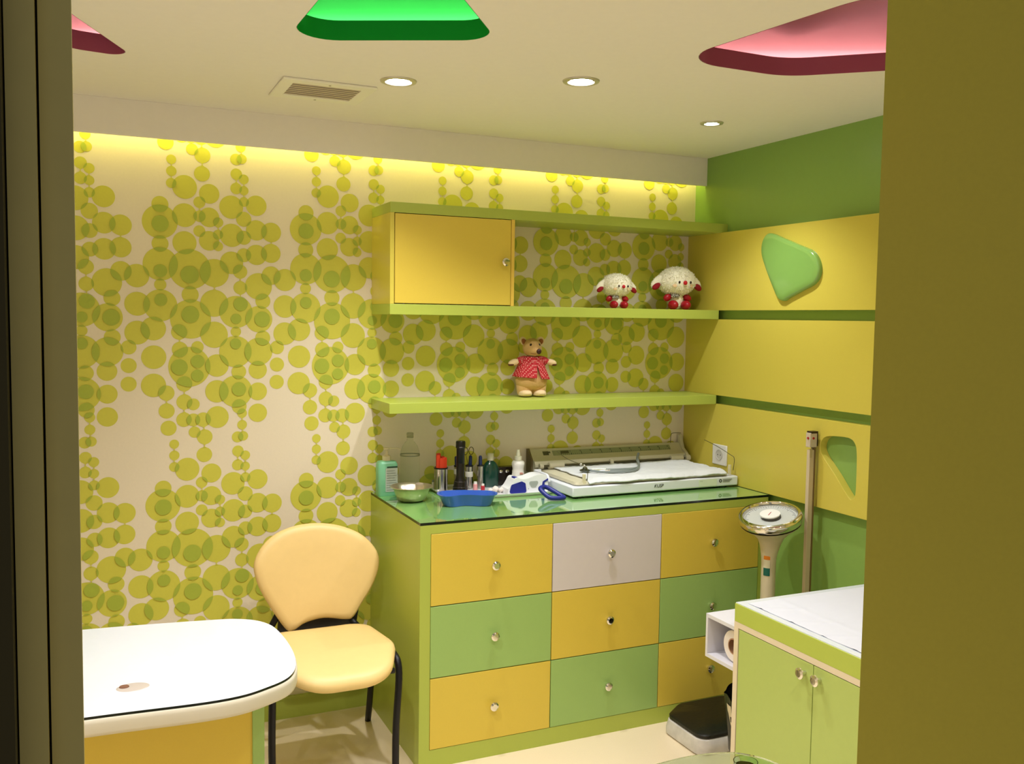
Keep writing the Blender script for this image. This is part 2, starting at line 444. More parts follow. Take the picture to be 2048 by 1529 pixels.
# air vent
t = thing('air_vent', 'white rectangular ceiling air vent with slats beside the left downlight', 'air vent', (-1.866,-.53,ZC))
b = MB(); O = [(-.15,-.13),(.15,-.13),(.15,.13),(-.15,.13)]; I = [(-.11,-.085),(.11,-.085),(.11,.085),(-.11,.085)]
b.prism([O, I[::-1]], -.008, 0); b.build('frame', mat('vent_white', (246,242,228), .5), t, bevel=.003)
b = MB(); b.box((-.11,-.085,-.0005),(.11,.085,.004)); b.build('backing', mat('vent_dark', (96,84,74), .8), t)
b = MB()
for k in range(7):
    y = -.073+k*.0243
    b.box((-.11,y-.0075,-.006),(.11,y+.0075,-.0045), Matrix.Translation((0,0,0)))
b.build('slats', mat('vent_slat', (196,180,164), .5), t)
for sx, sy in ((.0,-.108),(.0,.108)):
    b = MB(); b.lathe([(.004,-.0095),(.004,-.008)], (sx, sy, 0), 10); b.build('screw', steel, t)

# right wall panels
PXX = -.0343
def yz(pts): return pts
def wall_panel(y0, y1, z0, z1, label, holes=(), name='wall_panel'):
    t = thing(name, label, 'wall panel', (0, y0, z0), 'yellow laminate wall panels')
    b = MB(); b.prism([[(y0,z0),(y1,z0),(y1,z1),(y0,z1)]]+[h for h in holes], PXX, -.0005, 'x')
    b.build('board', panel_y, t, world=True, smooth=20, bevel=.001)
    return t
t = wall_panel(0,-2.88,1.6382,1.979, 'top yellow wall panel with a raised green pebble shape')
blob = [(p.x, p.y) for p in spline([(-0.581, 1.951), (-0.663, 1.925), (-0.751, 1.894), (-0.83, 1.864), (-0.867, 1.824), (-0.875, 1.78), (-0.848, 1.74), (-0.775, 1.712), (-0.705, 1.686), (-0.679, 1.675), (-0.646, 1.685), (-0.607, 1.74), (-0.563, 1.813), (-0.535, 1.875), (-0.542, 1.926)], 5)]
cy_, cz_ = -.69, 1.82
b = MB(); n = len(blob); rings = []
for k, (sc, hx) in enumerate(((1.0,0),(1,.010),(.985,.015),(.955,.018),(.8,.019),(.4,.0195))):
    rings.append([b.bm.verts.new((PXX-hx, cy_+(p[0]-cy_)*sc, cz_+(p[1]-cz_)*sc)) for p in blob])
for a, c in zip(rings, rings[1:]):
    for i in range(n): b._f([a[i], a[(i+1) % n], c[(i+1) % n], c[i]])
b._f(rings[-1])
b.build('raised_shape', mat('glossy_green_relief', (132,176,88), .15, coat=.5), t, world=True, smooth=50)
wall_panel(0,-2.88,1.2615,1.5983, 'plain middle yellow wall panel between the two shelf lines')
hole = [(p.x, p.y) for p in spline([(-0.898, 1.118), (-0.912, 1.149), (-0.948, 1.163), (-1.037, 1.168), (-1.07, 1.155), (-1.084, 1.12), (-1.087, 1.02), (-1.085, 0.964), (-1.071, 0.943), (-1.051, 0.95), (-0.981, 1.021), (-0.913, 1.084)], 4)]
wall_panel(0,-2.88,.8812,1.2221, 'bottom yellow wall panel with a teardrop cut-out and a socket', [hole])
# ============================================================ SHELVES
W = 1.545; DS = .2476
t = thing('wall_shelf_unit', 'upper wall-hung shelf unit with yellow door cupboard and open bay', 'shelf unit', (-W,0,1.5983))
lw = lambda b, n, m, p=None, **k: b.build(n, m, p or t, world=True, **k)
b = MB(); b.box((-W,-DS,1.979),(-.001,-.0012,2.0178)); lw(b, 'top_board', lime, bevel=.001)
b = MB(); b.box((-W,-DS,1.5983),(-.036,-.0012,1.6382)); lw(b, 'bottom_board', lime, bevel=.001)
edge_y = mat('yellow_edge_board', (232,196,84), .4)
b = MB(); b.box((-W,-DS+.001,1.6382),(-W+.0165,-.0012,1.979)); lw(b, 'side_panel', panel_y, bevel=.001)
b = MB(); b.box((-1.0475,-DS+.001,1.6382),(-1.033,-.0012,1.979)); lw(b, 'divider', edge_y, bevel=.001)
d = None
b = MB(); b.box((-W+.0190,-DS,1.6415),(-1.0495,-DS+.017,1.9765)); d = lw(b, 'door', yellow, bevel=.0012)
def knob(parent, c, dirv=(0,-1,0), r=.0165, ln=.026):
    b = MB(); m_ = cyl_m(dirv)
    b.lathe([(0,0),(.006,0),(.0055,ln*.45),(r*.55,ln*.55),(r,ln*.72),(r*.97,ln*.86),(r*.62,ln),(0,ln*1.01)], c, 24, m_, caps=False)
    return b.build('knob', chrome, parent, world=True, smooth=30)
knob(d, (-1.079,-DS,1.810))
t = thing('wall_shelf', 'long lime green lower wall shelf above the counter, bear standing on it', 'shelf', (-W,0,1.2221))
b = MB(); b.box((-W,-DS,1.2221),(-.036,-.0012,1.2615)); lw(b, 'board', lime, bevel=.001)

# ============================================================ DRESSER
D = .6155; H = .88
t = thing('drawer_cabinet', 'large lime green cabinet with nine yellow, green and grey drawers', 'chest of drawers', (-W,-D,0))
XL = -W+.0388; CW = .4756; ZT = H-.0407; ZB = .065; RH = (ZT-ZB)/3
b = MB()
b.box((-W,-D,0),(XL,-.0015,H-.0098)); b.box((XL+3*CW,-D,0),(-.037,-.0015,H-.0098))
b.box((XL+.0001,-D,ZT),(XL+3*CW-.0001,-.0015,H-.0098)); b.box((XL+.0001,-D,0),(XL+3*CW-.0001,-.0015,ZB))
b.box((XL+.0001,-.02,ZB+.0001),(XL+3*CW-.0001,-.0015,ZT-.0001))
lw(b, 'carcass', lime)
b = MB(); g = .012
for i in (1,2): b.box((XL+i*CW-g,-D+.02,ZB),(XL+i*CW+g,-.03,ZT))
for j in (1,2): b.box((XL,-D+.021,ZB+j*RH-g),(XL+3*CW,-.03,ZB+j*RH+g))
lw(b, 'inner_frame', mat('grey_edge', (150,140,120), .6))
cols = [[yellow, pale, yellow], [leaf, yellow, leaf], [yellow, leaf, yellow]]
nm = {id(yellow): 'yellow', id(leaf): 'green', id(pale): 'pale grey'}
for r_ in range(3):
    for c_ in range(3):
        x0 = XL+c_*CW+.0016; z1 = ZT-r_*RH-.0016
        b = MB(); b.box((x0,-D-.001,z1-RH+.0032),(x0+CW-.0032,-D+.018,z1))
        dr = lw(b, 'drawer', cols[r_][c_], bevel=.0012); dr['label'] = nm[id(cols[r_][c_])]+' drawer front'
        knob(dr, (XL+(c_+.5)*CW+.003,-D,z1-RH/2))
t = thing('glass_countertop', 'dark-edged glass sheet covering the drawer cabinet', 'countertop', (-W,-D,H-.0098))
b = MB(); b.mi = 0; b.prism([(-W,-D),(-.036,-D),(-.036,-.0015),(-W,-.0015)], H-.0095, H, 'z', side_mi=1)
lw(b, 'glass_sheet', [glass_green, black_edge])

# ============================================================ DESK (left)
top_o = spline([(-3.35,-.955),(-3.0,-.945),(-2.62,-.955),(-2.31,-.995),(-2.20,-1.025),(-2.142,-1.09),(-2.122,-1.20),(-2.122,-1.36),(-2.150,-1.475),(-2.215,-1.535),(-2.33,-1.57),(-2.6,-1.556),(-3.0,-1.55),(-3.35,-1.55)], 8)
top_o = [(p.x, p.y) for p in top_o]
cxm = sum(p[0] for p in top_o)/len(top_o); cym = sum(p[1] for p in top_o)/len(top_o)
def inset(pl, d):
    out = []; n = len(pl)
    for i in range(n):
        a = Vector(pl[i-1]); c = Vector(pl[(i+1) % n]); tg = (c-a).normalized(); nrm = Vector((-tg.y, tg.x))
        p = Vector(pl[i]); ctr = Vector((cxm, cym))-p
        if nrm.dot(ctr) < 0: nrm = -nrm
        out.append(tuple(p+nrm*d))
    return out
t = thing('desk', 'white rounded desk top on a yellow and green base at the lower left', 'desk', (-2.7,-1.25,0))
b = MB(); b.prism(inset(top_o, .004), .745, .7505, 'z', side_mi=1); lw(b, 'glass_top', [white_gl, black_edge], smooth=50)
b = MB(); n = len(top_o); rings = []
for (ins, z) in ((.004,.7445),(.001,.742),(0,.735),(0,.716),(.002,.709),(.012,.704)):
    rings.append([b.bm.verts.new((*p, z)) for p in inset(top_o, ins)])
for a, c in zip(rings, rings[1:]):
    for i in range(n): b._f([a[i], a[(i+1) % n], c[(i+1) % n], c[i]])
b.prism(inset(top_o, .012), .704, .7035, 'z'); b.prism(inset(top_o, .004), .744, .7446, 'z')
lw(b, 'desk_top', mat('desk_cream_edge', (214,208,190), .35), smooth=50)
b = MB(); b.box((-3.30,-1.40,0),(-2.235,-1.382,.7035)); lw(b, 'front_panel', yellow)
b = MB(); b.box((-2.235,-1.405,0),(-2.207,-1.05,.7035)); lw(b, 'end_panel', leaf, bevel=.001)
b = MB(); b.box((-3.33,-1.405,0),(-3.30,-1.05,.7035)); lw(b, 'end_panel', leaf, bevel=.001)
t = thing('cable_grommet', 'small white oval desk grommet with a brown hole', 'grommet', (-2.505,-1.42,.7505))
b = MB(); b.lathe([(0,.0008),(.030,.0012),(.034,.0006),(.035,0)], (.006,0,0), 36, sx=1, sy=.72, caps=False); b.build('cap', mat('grommet_white', (186,176,168), .3), t, smooth=40)
b = MB(); b.lathe([(0,.003),(.010,.003),(.011,.001)], (-.012,.006,0), 20, sy=.9, caps=False); b.build('hole', mat('hole_brown', (120,82,62), .7), t)

# ============================================================ CHAIR
t = thing('visitor_chair', 'cream vinyl padded chair with black metal legs between desk and cabinet', 'chair', (-1.83,-.5,0))
def seat_shape():
    out = round_poly([(-2.03,-.325),(-1.66,-.325),(-1.625,-.60),(-1.70,-.80),(-1.98,-.80),(-2.065,-.60)], [.10,.10,.16,.13,.13,.16], 8)
    return out
so = seat_shape(); scx, scy = -1.84, -.56
b = MB(); rings = []
for (sc, z) in ((.30,.4655),(.62,.4665),(.84,.4650),(.94,.460),(.985,.450),(1,.438),(.985,.424),(.93,.415),(.5,.412)):
    ring = []
    for p in so:
        x = scx+(p[0]-scx)*sc; y = scy+(p[1]-scy)*sc
        dz = .012*((x-scx)/.2)**2 - .022*max(0, (-.60-y)/.2)**2
        ring.append(b.bm.verts.new((x, y, z+dz)))
    rings.append(ring)
n = len(so)
for a, c in zip(rings, rings[1:]):
    for i in range(n): b._f([a[i], a[(i+1) % n], c[(i+1) % n], c[i]])
b._f(rings[0]); b._f(rings[-1])
lw(b, 'seat', vinyl, smooth=80)
# backrest: fan-shaped pad, gently curved
bo = spline([(-2.010,.565),(-2.040,.635),(-2.045,.70),(-2.000,.765),(-1.925,.803),(-1.825,.815),(-1.725,.800),(-1.640,.760),(-1.590,.700),(-1.585,.645),(-1.610,.580),(-1.655,.515),(-1.690,.468),(-1.72,.461),(-1.80,.474),(-1.87,.465),(-1.915,.445),(-1.945,.458)], 5)
bo = [(p.x, p.y) for p in bo]; bcx, bcz = -1.815, .65
def back_y(x, z): return -.275+(z-.45)*.22-.22*(x-bcx)**2*1.8
b = MB(); rings = []
for (sc, dy) in ((.5,-.020),(.85,-.019),(.95,-.015),(.99,-.007),(1,0),(.99,.010),(.95,.015),(.5,.017)):
    rings.append([b.bm.verts.new((bcx+(p[0]-bcx)*sc, back_y(bcx+(p[0]-bcx)*sc, 0.45+(bcz+(p[1]-bcz)*sc-.45))+dy, bcz+(p[1]-bcz)*sc)) for p in bo])
n = len(bo)
for a, c in zip(rings, rings[1:]):
    for i in range(n): b._f([a[i], a[(i+1) % n], c[(i+1) % n], c[i]])
b._f(rings[0]); b._f(rings[-1])
lw(b, 'backrest', vinyl, smooth=80)
b = MB(); b.prism(round_poly([(-1.97,.40),(-1.68,.40),(-1.66,.52),(-1.96,.52)], .03, 6), -.262, -.250, 'y'); lw(b, 'back_plate', blackm, bevel=.003)
for s, xf, yf, xr, yr in ((1,-1.652,-.69,-1.596,-.150),(-1,-2.052,-.64,-2.085,-.150)):
    b = MB(); xs_ = -1.640 if s > 0 else -2.045
    pts = spline([(xf,yf,.0),(xf+.002*s,yf+.005,.2),(xs_+.004*s,yf+.02,.385),(xs_,yf+.07,.437),(xs_-.01*s,-.46,.438),(xs_-.03*s,-.31,.430),(xs_-.05*s,-.262,.45),(xs_-.08*s,-.255,.50)], 6, False)
    b.tube(pts, .012, 10); lw(b, 'leg', blackmet, smooth=60)
    b = MB(); b.tube(spline([(xs_-.01*s,-.52,.425),(xs_+.01*s,-.36,.36),(xr,yr,0)], 6, False), .012, 10); lw(b, 'leg', blackmet, smooth=60)
b = MB(); b.tube([(-1.655,-.46,.405),(-2.03,-.46,.405)], .010, 8); b.tube([(-1.655,-.68,.400),(-2.03,-.66,.400)], .010, 8); lw(b, 'seat_frame', blackmet)

# ============================================================ EXAMINATION COUCH
t = thing('examination_couch', 'green examination couch with cupboard doors and white top at lower right', 'examination couch', (-.75,-2.6,0))
X0, X1, Y0, Y1 = -.75, -.037, -2.72, -1.32
b = MB()
b.box((X0,Y1-.02,.0),(X1,Y1,.637)); b.box((X0,Y0,.0),(X1,Y0+.02,.637)); b.box((X0,Y0,.6371),(X1,Y1,.655)); b.box((X0+.03,Y0+.0202,.0),(X1-.0202,Y1-.0202,.06))
b.box((X0,-2.02,.0602),(X1-.0202,-2.0,.6369)); b.box((X1-.02,Y0+.0201,0),(X1,Y1-.0201,.6369))
lw(b, 'carcass', edge_cream)
b = MB(); b.mi = 0; b.prism([(X0,Y0),(X1,Y0),(X1,Y1),(X0,Y1)], .655, .712, 'z'); b.mi = 1
lw(b, 'mattress_box', [lime], bevel=.0015)
b = MB(); b.box((X0+.002,Y0+.002,.712),(X1-.002,Y1-.002,.7145)); lw(b, 'white_top', white_gl)
def cdoor(y0, y1, ky):
    b = MB(); b.box((X0+.0005,y0+.0015,.03),(X0+.018,y1-.0015,.6345)); d = lw(b, 'door', mat('couch_green', (174,190,104), .4, noise_amt=.03), bevel=.001)
    knob(d, (X0,ky,.603), (-1,0,0))
cdoor(-1.670,-1.342,-1.638); cdoor(-1.998,-1.670,-1.697); cdoor(-2.36,-2.022,-2.33); cdoor(-2.698,-2.36,-2.39)
# roll holder box on the far end
t2 = t
b = MB(); bx0, bx1, by0, by1, bz0, bz1 = -.728, -.36, -1.3195, -1.146, .480, .625
b.box((bx0,by0,bz0),(bx1,by1,bz0+.012)); b.box((bx0,by1-.010,bz0+.0121),(bx1,by1,bz1-.0121)); b.box((bx1-.01,by0,bz0+.0121),(bx1,by1-.0101,bz1-.0121))
b.box((bx0,by0,bz1-.012),(bx1,by1,bz1))
lw(b, 'roll_box', mat('roll_box_white', (216,214,222), .35))
t = thing('paper_roll', 'white paper roll lying inside the box on the couch end', 'paper roll', (-.635,-1.262,.5465))
b = MB(); b.lathe([(.026,-.07),(.050,-.07),(.0515,-.068),(.0515,.20),(.050,.202),(.026,.202)], (0,0,0), 40, cyl_m((1,0,0)), caps=False); b.build('paper', mat('roll_paper', (236,226,220), .8), t, smooth=30)
b = MB(); b.lathe([(.022,-.071),(.026,-.071),(.026,.203),(.022,.203)], (0,0,0), 30, cyl_m((1,0,0)), caps=False); b.build('core', mat('cardboard', (176,132,98), .8), t)
# creased paper sheet over the couch
t = thing('paper_sheet', 'creased white paper sheet covering the examination couch', 'paper sheet', (-.4,-2.0,.7145))
random.seed(5)
def fn(u, v):
    x = -.722+.66*u; y = -2.70+1.352*v
    z = .7158+.0012*noise.noise(Vector((x*9, y*14, 1)))+.0014*max(0, noise.noise(Vector((x*3+y*5, y*22-x*6, 3))))
    z += .0022*max(0, 1-abs((u-.19+.02*sin(v*9)))/.02)
    for k in range(10):
        yc = -1.42-.13*k+.01*sin(k*5)
        z += .0030*max(0, 1-abs(y-yc+(x+.7)*.45)/.009)*(1 if u < .20 else 0)
    return Vector((x, y, z))
b = MB(); b.grid(fn, 60, 150); lw(b, 'sheet', mat('paper_white', (206,208,218), .75), smooth=180)

# ============================================================ STANDING SCALE
t = thing('standing_scale', 'cream pedestal weighing scale with round chrome-rimmed dial and black footplate', 'weighing scale', (-.4,-.76,0))
fo = round_poly([(-.575,-.93),(-.30,-.93),(-.16,-.88),(-.16,-.68),(-.26,-.632),(-.48,-.632),(-.575,-.70)], .045, 6)
def scl(pl, s, c=(-.36,-.75)): return [(c[0]+(p[0]-c[0])*s, c[1]+(p[1]-c[1])*s) for p in pl]
def loft(b, rings_):
    rr = [[b.bm.verts.new((*p, z)) for p in pl] for pl, z in rings_]
    n = len(rr[0])
    for a, c in zip(rr, rr[1:]):
        for i in range(n): b._f([a[i], a[(i+1) % n], c[(i+1) % n], c[i]])
    b._f(rr[0][::-1]); b._f(rr[-1])
b = MB(); loft(b, [(scl(fo,.97),.0),(scl(fo,1),.006),(scl(fo,1.0),.028),(scl(fo,.96),.056),(scl(fo,.93),.060)])
lw(b, 'base', mat('worn_white_metal', (206,200,192), .5, noise_amt=.30, noise_scale=25), smooth=40)
b = MB(); loft(b, [(scl(fo,.90),.060),(scl(fo,.945),.062),(scl(fo,.945),.072),(scl(fo,.90),.078),(scl(fo,.3),.079)])
lw(b, 'footplate', mat('black_rubber', (14,14,12), .35, bump=.2, bump_scale=60), smooth=40)
PXC, PYC = -.206, -.83
b = MB(); b.lathe([(.034,.06),(.028,.10),(.0275,.66),(.0285,.685),(.033,.71),(.040,.735),(.051,.760),(.072,.783),(.098,.803),(.115,.820)], (PXC,PYC,0), 40, caps=False)
# tilt the funnel towards the user
nv = Vector((-.25,-.13,1)).normalized(); HC = Vector((PXC,PYC,.845))
for v in b.bm.verts:
    k = max(0, min(1, (v.co.z-.70)/.12)); q = Vector((0,0,1)).rotation_difference(nv)
    p = HC+q @ (v.co-HC); v.co = v.co.lerp(p, k)
lw(b, 'column', ivory, smooth=60)
for z0_, z1_, mm, nm_ in ((.682,.697,mat('label_orange', (214,124,20), .5),'orange_sticker'),(.620,.650,mat('label_teal', (8,92,78), .5),'teal_sticker'),(.650,.682,mat('label_white', (214,208,180), .5),'white_sticker')):
    b = MB()
    def fn(u, v, z0_=z0_, z1_=z1_):
        a = R(190)+R(50)*u; return Vector((PXC+.0292*cos(a), PYC+.0292*sin(a), z0_+(z1_-z0_)*v))
    b.grid(fn, 10, 1); lw(b, nm_, mm, smooth=60)
qm = cyl_m(nv)
b = MB(); b.lathe([(.100,-.006),(.117,-.018),(.1205,-.010),(.1205,.002),(.116,.011),(.105,.014),(.101,.010),(.101,-.008)], HC, 56, qm, caps=False); lw(b, 'rim', chrome, smooth=50)
b = MB(); b.lathe([(0,-.004),(.102,-.004)], HC, 48, qm, caps=False); dl_ = lw(b, 'dial', mat('dial_silver', (196,200,196), .35), smooth=50)
b = MB(); b.lathe([(0,.013),(.038,.013),(.038,.009),(.034,.007),(.034,-.003)], HC, 40, qm, caps=False); lw(b, 'centre_disc', mat('dial_white', (238,238,234), .4), dl_, smooth=40)
b = MB(); b.lathe([(.0375,-.0035),(.036,.006)], HC+Vector((.002,-.002,0)), 30, qm, caps=False); lw(b, 'hub', mat('hub_grey', (70,66,58), .5), dl_)
b = MB(); b.box((-.016,-.0012,.0135),(.012,.0012,.014), Matrix.Translation(HC) @ qm @ Matrix.Rotation(.5, 4, 'Z')); lw(b, 'pointer', mat('pointer_red', (190,60,60), .5), dl_)
for a in range(0, 40):
    pass
b = MB()
for k in range(60):
    mm = Matrix.Translation(HC) @ qm @ Matrix.Rotation(2*pi*k/60, 4, 'Z'); L = .014 if k % 5 == 0 else .007
    b.box((.096-L,-.0005,-.0038),(.096,.0005,-.0032), mm)
lw(b, 'tick_marks', mat('tick_black', (50,50,50), .6), dl_)

# ============================================================ HEIGHT ROD
t = thing('height_rod', 'tall narrow metal height measuring rod standing against the green wall', 'height rod', (-.066,-.885,0))
b = MB(); b.box((-.0135,-.008,.035),(.0085,.008,1.105)); b.build('rod', mat('rod_beige', (206,188,156), .4), t, bevel=.001)
b = MB(); b.box((.009,-.010,.035),(.015,.010,1.12)); b.build('rail', mat('rod_brown', (120,98,56), .4), t)
b = MB(); b.box((-.017,-.012,1.115),(.017,.012,1.17)); b.build('head_block', mat('rod_head', (206,190,166), .4), t, bevel=.0015)
b = MB(); b.box((-.012,-.0125,1.168),(.019,.0125,1.176)); b.box((.0165,-.013,1.12),(.020,.013,1.176)); b.build('cap', mat('rod_cap', (50,32,22), .4), t)
b = MB(); b.lathe([(.0045,0),(.0045,.003)], (-.0175,-.002,1.15), 14, cyl_m((-1,-.0,0))); b.lathe([(.0045,0),(.0045,.003)], (-.002,-.012,1.15), 14, cyl_m((0,-1,0))); b.build('red_button', mat('button_red', (170,40,36), .4), t)
b = MB(); b.box((-.014,-.009,1.075),(-.002,-.0075,1.11)); b.build('slider_plate', mat('slider_clear', (190,170,130), .4), t)
b = MB(); b.box((-.05,-.05,0),(.03,.05,.035)); b.build('foot', grey_pl, t, bevel=.004)

# ============================================================ BIN
t = thing('waste_bin', 'cream perforated waste bin with a black bag behind the couch corner', 'bin', (-.475,-1.125,0))
b = MB()
nseg, nrow = 36, 14
def rr(z): return .088+.028*z/.27
for k in range(nrow):
    z0_, z1_ = .27*k/nrow, .27*(k+1)/nrow
    for i in range(nseg):
        a0, a1 = 2*pi*i/nseg, 2*pi*(i+1)/nseg
        if k % 2 == 1 and i % 2 == (k//2) % 2 and 0 < k < 12: continue
        b._f([b.bm.verts.new((rr(z)*cos(a), rr(z)*sin(a), z)) for a, z in ((a0,z0_),(a1,z0_),(a1,z1_),(a0,z1_))])
bmesh.ops.remove_doubles(b.bm, verts=b.bm.verts, dist=.0002)
b.lathe([(0,0),(.088,0)], n=36, caps=False)
b.build('basket', mat('bin_cream', (210,196,166), .5), t, smooth=50)
b = MB()
def fn(u, v):
    a = 2*pi*u; z = .09+.205*v; r = rr(z)+.003+.003*sin(a*9+v*4)+.004*v*sin(a*4)
    return Vector((r*cos(a), r*sin(a), z+.006*sin(a*5)*v))
b.grid(fn, 60, 12, closed_u=True)
def fn(u, v):
    a = 2*pi*u; z = .30-.24*v; r = (rr(max(z,0))-.003-.02*v)+.003*sin(a*9+v*4)
    return Vector((r*cos(a), r*sin(a), z-.005+.006*sin(a*5)*(1-v)))
b.grid(fn, 60, 12, closed_u=True)
b.build('bin_bag', mat('bag_black', (20,17,14), .35), t, smooth=180)

# ============================================================ GLASS TABLE
t = thing('glass_table', 'clear round-ended glass table top at the bottom edge', 'table', (-1.50,-2.55,0))
gl = mat('clear_glass', (222,240,226), .02, trans=1.0, ior=1.45)
go = [(p.x, p.y) for p in spline([(-1.80,-2.24),(-1.70,-2.20),(-1.613,-2.185),(-1.531,-2.182),(-1.459,-2.196),(-1.42,-2.224),(-1.393,-2.278),(-1.36,-2.45),(-1.36,-2.70),(-1.45,-2.78),(-1.8,-2.78),(-1.9,-2.68),(-1.92,-2.4)], 5)]
b = MB(); b.prism(go, .742, .750, 'z'); lw(b, 'glass_top', gl, smooth=40, bevel=.0015)
b = MB(); b.lathe([(.16,0),(.16,.012),(.03,.02),(.025,.72),(.06,.7419)], (-1.58,-2.5,0), 32); lw(b, 'pedestal', chrome, smooth=40)
t = thing('glass_cup', 'small clear cup on the glass table at the bottom edge', 'cup', (-1.462,-2.262,.750))
b = MB(); b.lathe([(0,.0),(.021,.0),(.023,.012),(.0215,.012),(.0195,.003),(0,.003)], n=28, caps=False); b.build('cup', gl, t, smooth=40)
t = thing('bottle_cap', 'tiny blue cap on the glass table at the bottom edge', 'cap', (-1.497,-2.262,.750))
b = MB(); b.lathe([(.007,0),(.007,.006),(.005,.007)], n=20); b.build('cap', mat('cap_blue', (50,90,170), .4), t, smooth=40)

# socket
t = thing('power_socket', 'white double-pin wall socket on the bottom yellow panel', 'socket', (PXX,-.288,1.0))
b = MB(); b.box((-.008,-.050,-.045),(-.0002,.050,.045)); b.build('plate', white_pl, t, bevel=.003)
b = MB(); b.lathe([(.021,.008),(.024,.010),(.024,.0105),(.0205,.0105),(.0195,.0085),(0,.0084)], n=32, mtx=cyl_m((-1,0,0)), caps=False); b.build('outlet_ring', mat('socket_well', (200,198,188), .4), t)
b = MB()
for dy in (-.0095,.0095): b.lathe([(.0025,.0086),(.0025,.0090)], (0,dy,0), 12, cyl_m((-1,0,0)))
b.build('pin_holes', blackm, t)
# ============================================================ COUNTER ITEMS  (counter top z = .88)
HC_ = .88
mint = mat('mint_plastic', (120,186,146), .35)
clear = mat('clear_plastic', (240,244,232), .06, trans=.97, ior=1.06)
# hand soap
t = thing('soap_bottle', 'mint green rectangular soap bottle with white pump at the counter corner', 'bottle', (-1.505,-.085,HC_))
b = MB(); loft(b, [(round_poly([(-.038,-.024),(.038,-.024),(.038,.024),(-.038,.024)], .012, 5), 0),(round_poly([(-.040,-.026),(.040,-.026),(.040,.026),(-.040,.026)], .013, 5), .006),(round_poly([(-.040,-.026),(.040,-.026),(.040,.026),(-.040,.026)], .013, 5), .126),(round_poly([(-.034,-.022),(.034,-.022),(.034,.022),(-.034,.022)], .011, 5), .137),(round_poly([(-.015,-.015),(.015,-.015),(.015,.015),(-.015,.015)], .0149, 5), .140)])
b.build('body', mint, t, smooth=50)
b = MB(); b.box((-.012,-.0272,.018),(.037,-.0262,.112)); lb = b.build('label_sticker', mat('label_grey', (176,186,172), .6), t)
b = MB()
for k in range(9): b.box((-.008,-.0276,.024+k*.0095),(.033-.004*(k % 3),-.0273,.0265+k*.0095))
b.build('fine_print', mat('print_grey', (130,140,128), .6), lb)
b = MB(); b.box((-.006,-.0278,.114),(.036,-.0264,.1185)); b.build('dark_stripe', mat('stripe_dark', (14,50,34), .5), t)
b = MB(); b.lathe([(.017,.140),(.017,.158),(.008,.162),(.005,.166),(.005,.182),(.012,.184),(.012,.190),(0,.191)], n=24)
b.tube(spline([(.010,0,.187),(.035,0,.187),(.050,0,.184),(.056,0,.176)], 4, False), .0028, 8)
b.build('pump', mat('pump_cream', (214,204,170), .4), t, smooth=40)
# clear bottle
t = thing('clear_bottle', 'tall clear plastic bottle with shoulder ring behind the steel bowl', 'bottle', (-1.405,-.075,HC_))
b = MB(); b.lathe([(0,.001),(.036,.001),(.039,.006),(.039,.150),(.040,.156),(.037,.172),(.030,.192),(.020,.206),(.013,.214),(.012,.232)], n=36, caps=False)
b.build('body', clear, t, smooth=40)
b = MB(); b.lathe([(.0395,.153),(.0398,.158)], n=36, caps=False); b.build('rough_band', mat('band_grey', (150,152,124), .6), t, smooth=40)
b = MB(); b.lathe([(.014,.226),(.014,.244),(.012,.246),(0,.246)], n=24); b.build('cap', mat('cap_clear', (200,204,180), .2, trans=.85, ior=1.1), t, smooth=40)
# steel bowl with vial
t = thing('steel_bowl', 'flared stainless steel bowl at the front left of the counter', 'bowl', (-1.448,-.225,HC_))
b = MB(); b.lathe([(0,.001),(.036,.001),(.046,.006),(.052,.022),(.060,.045),(.070,.050),(.0715,.0515),(.0700,.0525),(.058,.047),(.050,.024),(.043,.009),(0,.006)], n=56, caps=False)
b.build('bowl', mat('bowl_steel', (220,208,190), .28, .95), t, smooth=50)
t.scale = (1.18,1.18,1.1)
t = thing('glass_vial', 'small clear ribbed vial standing inside the steel bowl', 'vial', (-1.415,-.225,HC_+.0065))
b = MB(); b.lathe([(0,.001),(.014,.001),(.015,.004),(.015,.045),(.0165,.050),(.0165,.058),(.013,.060),(0,.060)], n=28, caps=False); b.build('vial', mat('vial_clear', (214,204,190), .1, trans=.75, ior=1.2), t, smooth=40)
for (dx, dy, a) in ((-.022,-.012,0),(-.014,-.02,1.1),(-.026,-.002,2),(.004,-.026,.5)):
    b = MB(); mm = Matrix.Translation((0,0,.006)) @ Matrix.Rotation(a, 4, 'Z') @ Matrix.Rotation(.5, 4, 'Y')
    b.box((-.006,-.0025,-.002),(.006,.0025,.002), mm); o = b.build('rubber_scrap', blackm, None, bevel=.0006); o.location = (-1.440+dx,-.235+dy,HC_+.006)
    tag(o, 'tiny black scrap lying in the steel bowl', 'scrap', 'black scraps in the steel bowl')
# kidney dish
t = thing('kidney_dish', 'bright blue kidney-shaped plastic dish on the front edge of the counter', 'kidney dish', (-1.275,-.375,HC_))
ko = spline([(-.112,.0),(-.098,.048),(-.04,.066),(.03,.060),(.090,.045),(.112,.005),(.098,-.040),(.060,-.048),(.010,-.030),(-.030,-.034),(-.070,-.055),(-.100,-.042)], 6)
ko = [(p.x, p.y) for p in ko]
def ks(s, z): return ([(p[0]*s, p[1]*s) for p in ko], z)
b = MB()
for rings_ in ([ks(.80,.001),ks(.83,.004),ks(.98,.040),ks(1.03,.0425),ks(1.03,.0445),ks(.96,.044),ks(.80,.007),],):
    rr_ = [[b.bm.verts.new((*p, z)) for p in pl] for pl, z in rings_]
    for a, c in zip(rr_, rr_[1:]):
        for i in range(len(a)): b._f([a[i], a[(i+1) % len(a)], c[(i+1) % len(a)], c[i]])
    b._f(rr_[0][::-1]); b._f(rr_[-1])
